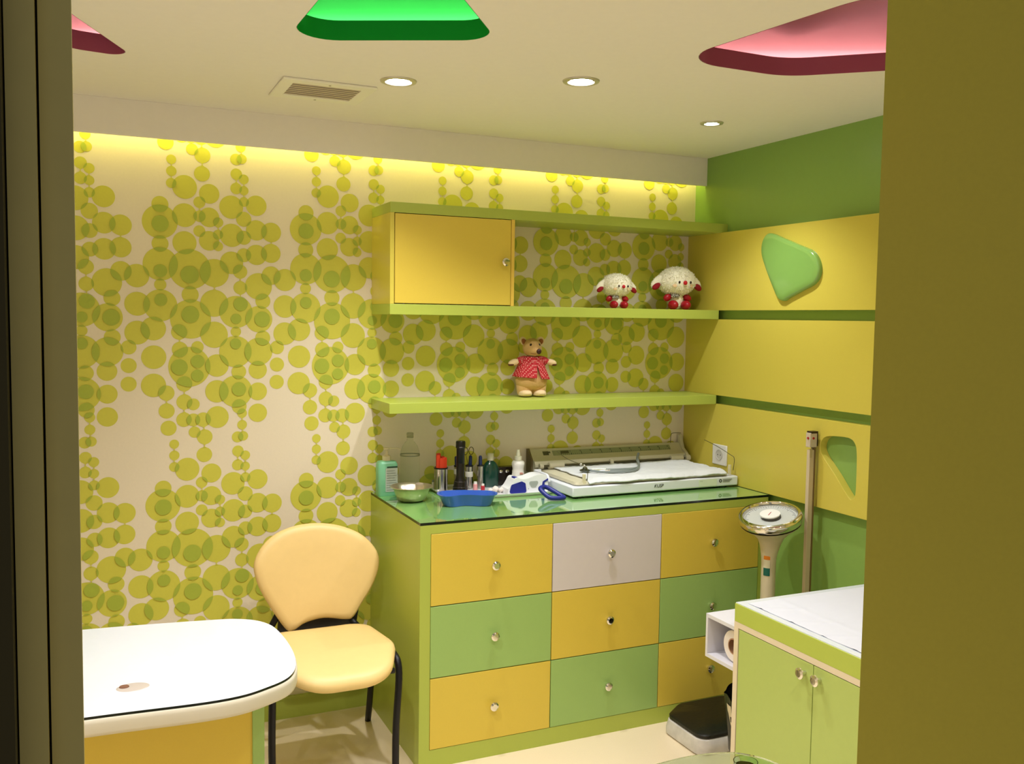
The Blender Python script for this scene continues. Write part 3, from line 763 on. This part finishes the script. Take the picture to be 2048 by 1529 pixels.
b.build('dish', mat('blue_dish', (50,96,190), .22, coat=.4), t, smooth=50)
t.rotation_euler.z = R(-16)
# steel tray
t = thing('steel_tray', 'long shallow stainless tray holding cups, bottles and the tape dispenser', 'tray', (-1.08,-.165,HC_))
tray_m = mat('tray_steel', (226,228,230), .34, .35)
to = round_poly([(-1.315,-.285),(-.868,-.300),(-.862,-.030),(-1.305,-.015)], .02, 5)
b = MB(); b.prism(scl(to, .96, (-1.088,-.157)), HC_+.0005, HC_+.003, 'z'); b.prism(scl(to, .985, (-1.088,-.157)), HC_+.0042, HC_+.0055, 'z'); b.prism(scl(to, .95, (-1.088,-.157)), HC_+.0025, HC_+.0045, 'z')
rr_ = []
for s, z in ((.985,.0042),(1.0,.012),(1.012,.0135),(1.012,.010),(.990,.0045)):
    rr_.append([b.bm.verts.new((-1.088+(p[0]+1.088)*s, -.157+(p[1]+.157)*s, HC_+z)) for p in to])
for a, c in zip(rr_, rr_[1:]):
    for i in range(len(a)): b._f([a[i], a[(i+1) % len(a)], c[(i+1) % len(a)], c[i]])
b.build('tray', tray_m, t, world=True, smooth=40)
TZ = HC_+.0058
# canister with red caps
def cup(x, y, r, h, label, name='steel_cup', band=None, dark=False):
    t = thing(name, label, 'cup', (x, y, TZ))
    b = MB(); b.lathe([(0,.001),(r,.001),(r,h),(r-.002,h),(r-.002,.004),(0,.004)], n=32, caps=False); b.build('cup', steel, t, smooth=40)
    if band:
        b = MB(); b.lathe([(r+.0004,band),(r+.0008,band+.001),(r+.0008,band+.021),(r+.0004,band+.022)], n=32, caps=False); b.build('white_tape', white_pl, t, smooth=40)
    b = MB(); b.lathe([(r+.0003,h-.006),(r+.001,h-.005),(r+.001,h)], n=32, caps=False); b.build('dark_rim', blackm, t, smooth=40)
    return t
cup(-1.283,-.105,.0275,.098, 'widest steel cup, holding red-handled tools', 'steel_canister')
cup(-1.200,-.080,.0155,.098, 'steel cup with white tape half hidden left of the torch', band=.062)
cup(-1.150,-.080,.0155,.096, 'steel cup with white tape right of the torch', band=.048)
cup(-1.108,-.100,.0125,.098, 'slim plain steel cup beside the dark green bottle')
redm = mat('tool_red', (222,64,30), .35)
for k, (dx, dy, z, w_) in enumerate(((-.014,-.004,.150,.0085),(.001,-.010,.136,.0125),(.014,-.003,.138,.0095),(-.008,.009,.154,.009),(.010,.010,.141,.009))):
    b = MB(); loft(b, [(round_poly([(-w_,-.006),(w_,-.006),(w_,.006),(-w_,.006)], .004, 4), .006),(round_poly([(-w_,-.006),(w_,-.006),(w_,.006),(-w_,.006)], .004, 4), z-.006),(round_poly([(-w_*.8,-.005),(w_*.8,-.005),(w_*.8,.005),(-w_*.8,.005)], .003, 4), z)])
    o = b.build('red_tool_handle', redm, None, smooth=50); o.location = (-1.283+dx,-.105+dy,TZ)
    tag(o, 'red plastic tool handle standing in the widest steel cup', 'tool', 'red handles in the widest steel cup')
navy = mat('thermometer_navy', (30,44,92), .35)
for x, y, tilt, lb in ((-1.200,-.080,-.06,'navy thermometer in the cup left of the torch'),(-1.148,-.080,.03,'navy thermometer in the cup right of the torch'),(-1.108,-.100,.0,'navy thermometer in the slim plain cup')):
    t = thing('thermometer', lb, 'thermometer', (x, y, TZ+.005))
    mm = Matrix.Rotation(tilt, 4, 'Y')
    b = MB(); b.lathe([(.0065,.085),(.0075,.10),(.007,.126),(.004,.131),(0,.131)], n=14, mtx=mm); b.build('grip', navy, t, smooth=50)
    b = MB(); b.lathe([(.001,.001),(.0035,.03),(.0035,.088)], n=12, mtx=mm); b.build('stem', white_pl, t, smooth=50)
t = thing('scissors', 'small scissors standing handle-up in the cup right of the torch', 'scissors', (-1.152,-.072,TZ+.004))
b = MB()
for s in (-1, 1):
    ring = [(.013*s+.0105*cos(a), -.002, .150+.0155*sin(a)) for a in [2*pi*k/24 for k in range(24)]]
    b.tube(ring, .0015, 8, closed=True)
b.build('handles', mat('scissor_grip', (84,78,30), .35, .4), t, smooth=60)
b = MB()
for s in (-1, 1): b.tube([(.011*s,-.002,.136),(.002*s,-.002,.10),(-.002*s,-.002,.002)], [.0022,.002,.0008], 6, flat=.5)
b.build('blades', mat('scissor_steel', (150,136,70), .3, .8), t)
# torch
t = thing('torch', 'tall black torch standing on its head in the middle of the counter', 'torch', (-1.222,-.165,TZ))
b = MB(); b.lathe([(0,0),(.029,0),(.030,.004),(.030,.020),(.027,.028),(.026,.040),(.022,.052),(.018,.062),(.0165,.070),(.0165,.118),(.0158,.120),(.0165,.122),(.0165,.180),(.0195,.183),(.0195,.192),(.0195,.206),(.017,.210),(.006,.211),(0,.211)], n=40, caps=False)
b.build('barrel', mat('torch_black', (13,11,10), .28), t, smooth=35)
for z, r in ((.024,.0292),(.046,.0245),(.185,.0198)):
    b = MB(); b.lathe([(r,z),(r+.0006,z+.001),(r,z+.002)], n=40, caps=False); b.build('ring', mat('torch_ring', (60,56,50), .25, .6), t, smooth=40)
# green bottle
t = thing('green_bottle', 'dark green rounded bottle with white cap between the cups and the dispenser', 'bottle', (-1.052,-.075,TZ))
b = MB(); b.lathe([(0,.0),(.032,.0),(.036,.004),(.037,.07),(.034,.085),(.022,.102),(.013,.108),(.012,.112)], n=36, sy=.65, caps=False)
b.build('body', mat('bottle_green', (14,66,52), .2, coat=.3), t, smooth=50)
b = MB(); b.lathe([(.0135,.110),(.0140,.112),(.0135,.138),(.012,.140),(0,.140)], n=28); b.build('cap', mat('bottle_cap_white', (220,216,190), .4), t, smooth=40)
# small dark gadget behind spray bottle
t = thing('metal_case', 'dark glossy case with metal clasps behind the white spray bottle', 'case', (-.975,-.055,TZ))
b = MB(); b.box((-.045,-.02,0),(.045,.018,.078)); b.build('case', mat('case_dark', (30,20,12), .2), t, bevel=.004)
for x in (-.028, .0, .03):
    b = MB(); b.ball((x,-.021,.060), (.009,.004,.007)); b.build('clasp', chrome, t, smooth=60)
# spray bottle
t = thing('spray_bottle', 'white waisted spray bottle standing behind the blue and white dispenser', 'bottle', (-.945,-.120,TZ))
b = MB(); b.lathe([(0,0),(.030,0),(.031,.004),(.028,.040),(.024,.068),(.0235,.078),(.027,.092),(.0275,.100),(.023,.108),(.013,.111),(.012,.114)], n=36, caps=False); b.build('body', white_pl, t, smooth=50)
b = MB(); b.lathe([(.015,.112),(.015,.128),(.0085,.130),(.0085,.138),(.0065,.148),(.006,.156),(0,.156)], n=28); b.build('spray_head', mat('spray_white', (226,224,200), .4), t, smooth=40)
b = MB(); b.box((-.004,-.0275,.056),(.012,-.0262,.059)); b.box((-.004,-.0278,.061),(.010,-.0265,.063)); b.build('red_print', mat('print_red', (206,120,96), .6), t)
# dispenser box
t = thing('tape_dispenser', 'white and royal blue rounded dispenser box at the front of the tray', 'dispenser', (-.97,-.235,TZ))
sil = [(-.088,0),(-.088,.022),(-.078,.030),(-.066,.048),(-.058,.062),(-.045,.066),(-.028,.059),(.0,.060),(.030,.070),(.050,.073),(.078,.070),(.084,.062),(.086,.048),(.090,.036),(.090,0)]
b = MB(); b.prism([(p.x, p.y) for p in spline(sil[1:-1], 4, False)]+[(.090,0),(-.088,0)], -.035, .035, 'y'); b.build('shell', mat('shell_white', (236,238,240), .3), t, bevel=.004, smooth=40)
royal = mat('royal_blue', (38,44,140), .35)
b = MB(); b.prism(round_poly([(-.083,.003),(-.006,.003),(-.012,.042),(-.028,.050),(-.048,.045),(-.074,.038)], .008, 5), -.0375, -.0345, 'y'); b.build('blue_grip', royal, t, bevel=.001)
b = MB(); b.prism([(.060,.008),(.074,.008),(.074,.040),(.090,.048),(.090,.056),(.066,.044)], -.0375, -.0345, 'y'); b.build('blue_grip', royal, t)
b = MB(); b.prism(round_poly([(.0,.048),(.050,.048),(.036,.023),(.016,.023)], .007, 6), -.0365, -.0345, 'y'); b.build('window', mat('window_grey', (168,174,170), .3), t)
b = MB(); b.box((-.058,-.030,.060),(-.044,.0,.068)); b.build('blue_button', royal, t, bevel=.002)
for x, z in ((.003,.018),(.048,.018)):
    b = MB(); b.lathe([(.002,.0345),(.002,.0358)], (x,0,z), 10, cyl_m((0,-1,0)))
    b.build('rivet', mat('rivet', (150,156,170), .4), t)
# blue looped handle
t = thing('blue_loop', 'dark blue plastic loop handle leaning at the corner of the baby scale', 'handle', (-.925,-.385,HC_))
t.scale = (1.3,1.15,1.25); t.rotation_euler.z = R(0)
pts = spline([(-.030,.012,.034),(-.010,.020,.036),(.008,.008,.027),(.030,-.022,.010),(.028,-.034,.008),(.005,-.034,.008),(-.014,-.024,.010),(-.026,-.006,.022)], 6)
b = MB(); b.tube(pts, .0072, 12, closed=True); b.build('loop', mat('loop_blue', (30,40,132), .35), t, smooth=80)
# clutter on the tray
rnd = random.Random(3)
wm = mat('cotton', (226,216,208), .9); pk = mat('pink_plastic', (214,150,150), .5)
def blobfn(seed, amp):
    def f(p, d): return p*(1+amp*noise.noise(d*2.2+Vector((seed,0,0))))
    return f
for k, (x, y, r) in enumerate(((-1.085,-.205,.014),(-1.063,-.215,.012),(-1.075,-.185,.012),(-1.105,-.20,.010))):
    b = MB(); b.ball((0,0,r*.85), (r,r,r*.85), n=16, m=10, fn=blobfn(k, .35)); o = b.build('cotton_ball', wm, None, smooth=180); o.location = (x, y, TZ)
    tag(o, 'white cotton ball lying on the steel tray', 'cotton ball', 'cotton balls on the steel tray')
for k, (x, y, r, h, m_, lb) in enumerate(((-1.150,-.150,.009,.038,pk,'pink-tinted clear ampoule on the tray, right of the torch'),(-1.123,-.165,.008,.030,mat('red_cap', (176,40,50), .4),'tiny red capsule jar on the tray'),(-1.040,-.205,.008,.034,mat('jar_dark', (58,54,50), .3),'tiny dark jar left of the dispenser'),(-1.265,-.215,.008,.020,mat('jar_black', (16,16,22), .3),'tiny black jar in front of the widest steel cup'),(-1.300,-.060,.006,.040,wm,'thin white vial left of the widest steel cup'))):
    t = thing('small_jar', lb, 'jar', (x, y, TZ))
    b = MB(); b.lathe([(0,0),(r,0),(r,h*.7),(r*.7,h*.78)], n=20, caps=False); b.build('jar', m_, t, smooth=40)
    b = MB(); b.lathe([(r*.75,h*.76),(r*.75,h),(0,h)], n=20, caps=False); b.build('lid', white_pl if k != 4 else grey_pl, t, smooth=40)

# ============================================================ BABY SCALE
t = thing('baby_scale', 'white baby weighing scale with a measuring ruler board at its back', 'baby scale', (-.44,-.25,HC_))
bs_m = mat('scale_white', (226,230,238), .4); bs_g = mat('scale_cream', (206,200,174), .45, noise_amt=.03)
b = MB(); b.box((-.848,-.425,HC_+.008),(-.043,-.045,HC_+.048)); b.build('base', bs_m, t, world=True, bevel=.005)
for x in (-.80,-.09):
    for y in (-.385,-.08):
        b = MB(); b.lathe([(.012,HC_+.0003),(.012,HC_+.0085)], (x,y,0), 16); b.build('foot', blackm, t, world=True)
FY = -.4255
b = MB(); b.prism(round_poly([(-.245,.894),(-.155,.894),(-.155,.923),(-.25,.923)], .004, 3), FY-.0006, FY, 'y'); b.build('sticker', mat('sticker_pale', (222,232,214), .5), t, world=True)
tm = mat('print_dark', (50,56,58), .6)
def front_txt(txt, size, x, z, name, shear=0, bold=0):
    o = text_mesh(txt, size, name, tm, t, Matrix.Translation(Vector((x, FY-.0004, z))-wloc(t)) @ Matrix.Rotation(pi/2, 4, 'X'), shear=shear)
front_txt('KUSP', .019, -.448, .9095, 'logo_print', .25)
front_txt('----', .012, -.235, .916, 'sticker_print')
b = MB(); b.lathe([(.004,0),(.0075,0),(.0075,.0006),(.004,.0006)], (-.136,FY,.912), 24, cyl_m((0,-1,0)), caps=False); b.build('round_logo', tm, t, world=True)
b = MB()
for z in (.917,.912,.907): b.box((-.124,FY-.0006,z-.001),(-.082+(z-.912)*1.2,FY,z+.0008))
b.build('fine_print', tm, t, world=True)
# weighing platform
b = MB()
loft(b, [(round_poly([(-.822,-.405),(-.085,-.405),(-.085,-.090),(-.822,-.090)], .02, 5), .9285),(round_poly([(-.822,-.405),(-.085,-.405),(-.085,-.090),(-.822,-.090)], .02, 5), .930)])
b.build('platform_gap', mat('platform_dark', (60,56,50), .7), t, world=True)
b = MB()
loft(b, [(round_poly([(-.825,-.408),(-.082,-.408),(-.082,-.085),(-.825,-.085)], .02, 5), .930),(round_poly([(-.828,-.411),(-.079,-.411),(-.079,-.082),(-.828,-.082)], .02, 5), .934),(round_poly([(-.825,-.408),(-.082,-.408),(-.082,-.085),(-.825,-.085)], .02, 5), .944),(round_poly([(-.80,-.39),(-.10,-.39),(-.10,-.10),(-.80,-.10)], .02, 5), .947)])
b.build('platform', bs_g, t, world=True, smooth=40)
# ruler board
b = MB(); b.prism([(-.006,.93),(-.006,1.022),(-.018,1.024),(-.052,.985),(-.072,.978),(-.080,.965),(-.080,.955),(-.06,.948),(-.06,.93)], -.845, -.072, 'x')
b.build('ruler_board', bs_g, t, world=True, bevel=.002, smooth=30)
b = MB(); b.prism([(-.004,.928),(-.004,1.026),(-.020,1.028),(-.056,.985),(-.056,.928)], -.853, -.8455, 'x'); b.build('end_cap', mat('end_cap_dark', (110,96,64), .5), t, world=True)
nd = Vector((0,-.039,-.034)); o0 = Vector((0,-.018,1.024)); nn_ = Vector((0,-.039,.034)).normalized()  # slope of the ruler face
sl = Vector((0,-.034,-.039)).normalized(); nrm = Vector((0,-.039,.034)).normalized()
def on_face(x, s): return Vector((x,-.018,1.024))+sl*s
b = MB()
def strip(x0, x1, s0, s1, h, bb):
    P = [on_face(x0,s0), on_face(x1,s0), on_face(x1,s1), on_face(x0,s1)]
    A = [bb.bm.verts.new(p+nrm*.0001) for p in P]; B_ = [bb.bm.verts.new(p+nrm*h) for p in P]
    bb._f(B_)
    for i in range(4): bb._f([A[i], A[(i+1) % 4], B_[(i+1) % 4], B_[i]])
strip(-.74,-.13,.012,.038,.0006,b); rl = b.build('ruler_strip', mat('ruler_grey', (150,156,120), .5), t, world=True)
b = MB()
for k in range(56):
    x = -.70+k*.0102; L = .013 if k % 10 == 0 else (.009 if k % 5 == 0 else .005)
    strip(x-.0006 if k % 5 else x-.0013, x+.0006 if k % 5 else x+.0013, .037-L, .037, .0010, b)
b.build('tick_marks', tm, rl, world=True)
rot = Matrix((Vector((1,0,0)), -sl, nrm)).transposed().to_4x4()
for k in range(1, 12):
    o = text_mesh(str(10*k//2*1), .009, 'numeral', tm, rl, Matrix.Translation(on_face(-.70+k*.051-.004,.020)+nrm*.0008-wloc(rl)) @ rot)
b = MB()
for (x0,x1,s0,s1) in ((-.787,-.760,.014,.034),(-.762,-.750,.016,.024),(-.70,-.66,.016,.030)): strip(x0,x1,s0,s1,.0008,b)
b.build('marks', mat('smudge_print', (86,86,58), .6), t, world=True)
# roller rod with end sleeves
b = MB(); b.tube([(-.835,-.098,.962),(-.075,-.098,.962)], .0038, 10); b.build('slider_rod', mat('rod_dark', (104,100,80), .3, .6), t, world=True)
for x0, x1, r in ((-.835,-.818,.012),(-.790,-.720,.0145),(-.170,-.105,.0145),(-.090,-.066,.014),(-.488,-.474,.0125)):
    b = MB(); b.tube([(x0,-.098,.962),(x1,-.098,.962)], r, 20); b.build('slider_sleeve', bs_g, t, world=True, bevel=.001)
# end bracket + wire
b = MB(); b.prism([(-.006,.93),(-.006,1.056),(-.020,1.060),(-.046,1.00),(-.070,.985),(-.082,.972),(-.082,.93)], -.071, -.056, 'x'); b.build('end_bracket', bs_g, t, world=True, bevel=.0015)
wire = mat('wire_grey', (96,92,60), .3, .5)
b = MB(); b.tube(spline([(-.118,-.02,1.022),(-.116,-.02,1.060),(-.100,-.02,1.068),(-.062,-.02,1.066)], 4, False), .0014, 6); b.build('wire_stop', wire, t, world=True)
for x in (-.788,-.075):
    yy = -.405
    b = MB(); b.box((x-.006,yy-.006,.934),(x+.006,yy+.004,.975)); b.build('wire_clip', mat('clip_cream', (220,210,178), .4), t, world=True, bevel=.0015)
    b = MB(); b.tube(spline([(x+.014,yy,.95),(x+.016,yy,.99),(x+.010,yy+.02,1.005),(x-.010,yy+.12,1.018),(x-.02,yy+.20,1.040)] if x < -.5 else [(x+.020,yy,.95),(x+.024,yy,1.0),(x+.018,yy+.02,1.015),(x-.0,yy+.10,1.045),(x-.01,yy+.17,1.062)], 5, False), .0014, 6); b.build('wire_rail', wire, t, world=True)
b = MB(); b.tube(spline([(-.870,-.13,.950),(-.872,-.22,.951),(-.872,-.25,.948),(-.870,-.262,.925)], 5, False), .0055, 10); b.build('side_handle', bs_m, t, world=True, smooth=60)
b = MB(); b.box((-.872,-.14,.938),(-.846,-.125,.955)); b.build('handle_mount', bs_m, t, world=True)
# terry cloth
t = thing('terry_cloth', 'thin white terry towel spread over the baby scale platform', 'towel', (-.45,-.25,.947))
def fn(u, v):
    x = -.770+.668*u; y = -.424+.315*v
    # ragged outline
    x += .012*noise.noise(Vector((v*5,0,2)))*(1 if u < .5 else -1); y += .014*noise.noise(Vector((u*6,1,4)))*(1-v*.2)
    z = .9535+.0035*noise.noise(Vector((x*18, y*18, 0)))+.002*noise.noise(Vector((x*60, y*60, 5)))
    if v < .10: z -= (.10-v)*.14
    if u > .80: z += .004*sin((u-.8)*16)
    return Vector((x, y, z))
b = MB(); b.grid(fn, 130, 64)
b.build('cloth', mat('terry_white', (226,230,234), .95, bump=.6, bump_scale=420, sheen=.3), t, world=True, smooth=180, solid=.004)
# stethoscope
t = thing('stethoscope', 'grey stethoscope with chrome ear tubes lying on the towel', 'stethoscope', (-.62,-.27,.958))
grt = mat('grey_rubber', (128,138,136), .35)
CZ = .9625
b = MB()
b.tube(spline([(-.700,-.278,CZ+.004),(-.64,-.325,CZ),(-.575,-.342,CZ),(-.50,-.325,CZ),(-.42,-.23,CZ+.003),(-.365,-.125,CZ+.008),(-.335,-.088,CZ+.030)], 8, False), .0048, 10)
b.tube(spline([(-.610,-.275,CZ),(-.54,-.285,CZ),(-.46,-.275,CZ),(-.405,-.205,CZ+.003),(-.355,-.115,CZ+.012),(-.333,-.088,CZ+.030)], 8, False), .0045, 10)
b.tube(spline([(-.610,-.305,CZ),(-.56,-.318,CZ),(-.50,-.300,CZ),(-.46,-.275,CZ)], 6, False), .0045, 10)
b.build('tubing', grt, t, world=True, smooth=80)
for y in (-.262,-.298):
    b = MB(); b.tube([(-.665,y+.012,CZ),(-.605,y-.006,CZ)], .0045, 12); b.build('ear_tube', chrome, t, world=True, smooth=60)
b = MB(); b.lathe([(0,0),(.020,0),(.022,.002),(.022,.005),(.010,.010),(.008,.016),(0,.016)], (-.712,-.275,.962), 30, caps=False); b.lathe([(.012,-.012),(.012,0)], (-.712,-.275,.962), 20); b.build('chest_piece', mat('dark_chrome', (104,108,100), .2, .9), t, world=True, smooth=40)
for p in ((-.728,-.270,.990),(-.716,-.275,.9845)):
    b = MB(); b.ball(p, .0052, n=16, m=10); b.build('ear_tip', white_pl, t, world=True, smooth=180)

# ============================================================ TOYS
beige = mat('plush_beige', (206,164,104), .85, noise_amt=.06, bump=.3, bump_scale=300, sheen=.2)
beige_l = mat('plush_peach', (232,204,160), .85, noise_amt=.05, bump=.3, bump_scale=300, sheen=.2)
t = thing('bear_toy', 'beige plush bear in a red dotted jacket standing on the lower shelf', 'plush toy', (-.880,-.100,1.2615))
t.rotation_euler.z = R(-6)
K = 1.0
b = MB(); b.lathe([(0,.028),(.044,.032),(.066,.050),(.070,.075),(.056,.105),(.046,.135),(.036,.158),(.02,.170),(0,.172)], n=32, sy=.75, caps=False)
for s in (-1, 1): b.lathe([(.032,.012),(.035,.03),(.037,.05),(.02,.07)], (s*.029,0,0), 20, sy=.9)
b.build('body', beige, t, smooth=80)
for s in (-1, 1):
    b = MB(); b.ball((s*.032,-.012,.0165), (.0325,.040,.0165), n=24, m=14, fn=lambda p, d: Vector((p.x, p.y, p.z if p.z > -.012 else -.012-.3*(p.z+.012)*0))); 
    for v in b.bm.verts:
        if v.co.z > .012: v.co.x += (s*.030-v.co.x)*.15; v.co.z += (.016 if v.co.y > -.012 else 0)*((v.co.z-.012)/.02)
    b.build('foot', beige_l, t, smooth=180)
dotm = bpy.data.materials.new('red_dotted_cloth'); dotm.use_nodes = True
nt = dotm.node_tree; bs = nt.nodes['Principled BSDF']; bs.inputs['Roughness'].default_value = .8
tc = nt.nodes.new('ShaderNodeTexCoord'); vo = nt.nodes.new('ShaderNodeTexVoronoi'); vo.inputs['Scale'].default_value = 150; vo.inputs['Randomness'].default_value = 0.15
lt = nt.nodes.new('ShaderNodeMath'); lt.operation = 'LESS_THAN'; lt.inputs[1].default_value = .30
mx = nt.nodes.new('ShaderNodeMix'); mx.data_type = 'RGBA'; mx.inputs[6].default_value = s2l((176,22,34)); mx.inputs[7].default_value = s2l((236,190,176))
nt.links.new(tc.outputs['Object'], vo.inputs['Vector']); nt.links.new(vo.outputs['Distance'], lt.inputs[0]); nt.links.new(lt.outputs[0], mx.inputs[0]); nt.links.new(mx.outputs[2], bs.inputs['Base Color'])
# jacket: open-fronted flared surface
b = MB()
def fn(u, v):
    g = .045+.055*(1-v)**2 if v < .45 else .0
    gap = .30*max(0, (.62-v)/.62)
    a = -pi/2+.16+gap*.5+(2*pi-gap)*u
    r = .080-.040*v**1.0; z = .080+.090*v-.006*cos(a)*(1-v)
    fl = 1+.03*sin(a*7)*(1-v)
    return Vector((r*fl*cos(a), r*fl*.80*sin(a), z))
b.grid(fn, 64, 14)
b.build('jacket', dotm, t, smooth=180, solid=.0025)
for s in (-1, 1):
    b = MB(); b.tube(spline([(s*.030,0,.158),(s*.050,-.004,.154),(s*.066,-.008,.145)], 4, False), [.016]*4+[.017]*4+[.018], 7); b.build('sleeve', dotm, t, smooth=80)
    b = MB(); b.ball((s*.082,-.012,.146), (.026,.013,.0135), Matrix.Rotation(s*.25, 4, 'Y')); b.build('arm', beige_l, t, smooth=180)
    b = MB(); b.ball((s*.088,-.012,.1395), (.021,.011,.008), Matrix.Rotation(s*.25, 4, 'Y')); b.build('paw_pad', mat('pad_brown', (92,52,34), .8), t, smooth=180)
hd = MB()
def hf(p, d):
    k = max(0, -d.y); q = p.copy(); q.y -= .022*k**3; q.z -= .010*k**3; q.x *= 1-.25*k**3; return q
hd.ball((0,-.004,.207), (.041,.037,.040), n=32, m=20, fn=hf); h = hd.build('head', beige, t, smooth=180)
b = MB(); b.ball((.008,-.066,.193), (.0105,.007,.0115)); b.build('nose', mat('toy_nose', (56,22,18), .4), h, smooth=180)
for s in (-1, 1):
    b = MB(); b.ball((s*.0180,-.0395,.219), (.0056,.0045,.0062)); b.build('eye', mat('toy_eye', (40,18,12), .2), h, smooth=180)
    b = MB(); m_ = Matrix.Rotation(s*.6, 4, 'Y') @ Matrix.Rotation(s*-.35, 4, 'Z')
    b.ball((s*.037,.002,.234), (.017,.0065,.020), m_, fn=lambda p, d: Vector((p.x, p.y+.005*(1-d.z*d.z-d.x*d.x), p.z))); e = b.build('ear', beige_l, t, smooth=180)
    b = MB(); b.ball((s*.037,-.004,.232), (.0105,.003,.013), m_); b.build('inner_ear', mat('inner_ear_brown', (150,92,50), .9), e, smooth=180)
b = MB(); b.tube([(-.020,-.042,.184),(-.010,-.052,.1815),(.0,-.056,.181)], .0008, 6); b.build('mouth', mat('mouth_brown', (120,80,40), .8), h)

red = mat('shiny_red_cloth', (168,14,34), .38, bump=.1, bump_scale=80)
redear = mat('dull_red_felt', (150,16,30), .8)
wool_m = mat('white_fleece', (255,250,228), .95, sheen=.6)
def sheep(x, y, s, label, seed):
    t = thing('sheep_toy', label, 'plush toy', (x, y, 1.6382), 'white plush sheep on the upper shelf')
    t.scale = (s,)*3
    rnd = random.Random(seed)
    def wool(bm_, c, rad, n_t, L=.009, mask=None):
        bm_.ball(c, rad, n=36, m=20, fn=lambda p, d: p*(1+.035*noise.noise(d*6+Vector((seed,0,0)))))
        for _ in range(n_t):
            z = rnd.uniform(-1, 1); a = rnd.uniform(0, 2*pi); q = math.sqrt(1-z*z); d = Vector((q*cos(a), q*sin(a), z))
            p = Vector((d.x*rad[0], d.y*rad[1], d.z*rad[2]))*.985+Vector(c)
            if mask and not mask(d): continue
            dr = (d+Vector((rnd.gauss(0,.9), rnd.gauss(0,.9), rnd.gauss(0,.9)))).normalized()
            sd = dr.cross(Vector((rnd.random(), rnd.random(), rnd.random()))).normalized()*rnd.uniform(.0009,.0018); l = L*rnd.uniform(.5,1.1)
            bend = Vector((rnd.gauss(0,.3), rnd.gauss(0,.3), -.3))*l*.3
            v = [bm_.bm.verts.new(p-sd), bm_.bm.verts.new(p+sd), bm_.bm.verts.new(p+dr*l*.6+sd*.6+bend*.4), bm_.bm.verts.new(p+dr*l+bend)]
            bm_.bm.faces.new(v)
    b = MB(); wool(b, (0,0,.036), (.028,.026,.036), 500, .005); b.build('body', wool_m, t, smooth=180)
    b = MB(); wool(b, (0,-.004,.104), (.071,.056,.051), 3800, .008, lambda d: not (d.y < -.93 and -.40 < d.z < .05)); h = b.build('head', wool_m, t, smooth=180)
    for sx in (-1, 1):
        b = MB(); wool(b, (0,0,0), (.016,.010,.034), 300, .004)
        for v_ in b.bm.verts: v_.co = Matrix.Translation((sx*.076,-.004,.103)) @ Matrix.Rotation(sx*-.85, 4, 'Y') @ v_.co
        e = b.build('ear', wool_m, t, smooth=180)
        b = MB(); b.ball((0,0,0), (.011,.009,.018), Matrix.Translation((sx*.086,-.010,.084)) @ Matrix.Rotation(sx*-.95, 4, 'Y')); b.build('inner_ear', redear, e, smooth=180)
        b = MB(); b.ball((0,0,0), (.0038,.0030,.0052), Matrix.Translation((sx*.023+.004,-.0590,.0985))); b.build('eye', mat('toy_eye', (40,18,12), .2), h, smooth=180)
        b = MB(); b.ball((0,0,0), (.008,.0015,.006), Matrix.Translation((sx*.034,-.0525,.086)) @ Matrix.Rotation(sx*.5, 4, 'Z')); b.build('cheek', mat('cheek_peach', (240,206,160), .95), h, smooth=180)
        b = MB(); b.ball((0,0,0), (.017,.024,.017), Matrix.Translation((sx*.026,-.030,.017))); b.build('foot', red, t, smooth=180)
        b = MB(); b.ball((0,0,0), (.017,.012,.013), Matrix.Translation((sx*.041,-.014,.044)) @ Matrix.Rotation(sx*.5, 4, 'Y')); b.build('arm', red, t, smooth=180)
    b = MB(); b.ball((.003,-.0625,.0965), (.0078,.006,.0080)); b.build('nose', mat('nose_red', (196,22,36), .6), h, smooth=180)
    b = MB(); b.tube([(-.003,-.0612,.0855),(.000,-.0618,.0830),(.003,-.0620,.0845),(.006,-.0618,.0830),(.009,-.0612,.0855)], .0005, 5); b.build('mouth', mat('mouth_brown', (120,80,40), .8), h)
    # checked bow
    ck = MATS.get('checked')
    if not ck:
        ck = bpy.data.materials.new('checked_cloth'); ck.use_nodes = True; MATS['checked'] = ck; nt = ck.node_tree
        tc = nt.nodes.new('ShaderNodeTexCoord'); c = nt.nodes.new('ShaderNodeTexChecker'); c.inputs['Scale'].default_value = 240; c.inputs[1].default_value = s2l((30,28,26)); c.inputs[2].default_value = s2l((200,196,180))
        nt.links.new(tc.outputs['Object'], c.inputs[0]); nt.links.new(c.outputs[0], nt.nodes['Principled BSDF'].inputs['Base Color'])
    b = MB()
    for sx in (-1, 1): b.ball((-.018+sx*.008,-.030,.050), (.010,.005,.008), Matrix.Identity(4))
    b.ball((-.018,-.034,.050), (.004,.004,.005)); b.build('bow', ck, t, smooth=180)
    return t
sheep(-.493,-.125,.97, 'smaller left-hand white plush sheep with red ears and feet', 1)
t = sheep(-.187,-.130,1.22, 'larger right-hand white plush sheep beside the yellow panel', 2); t.rotation_euler.z = R(-4)
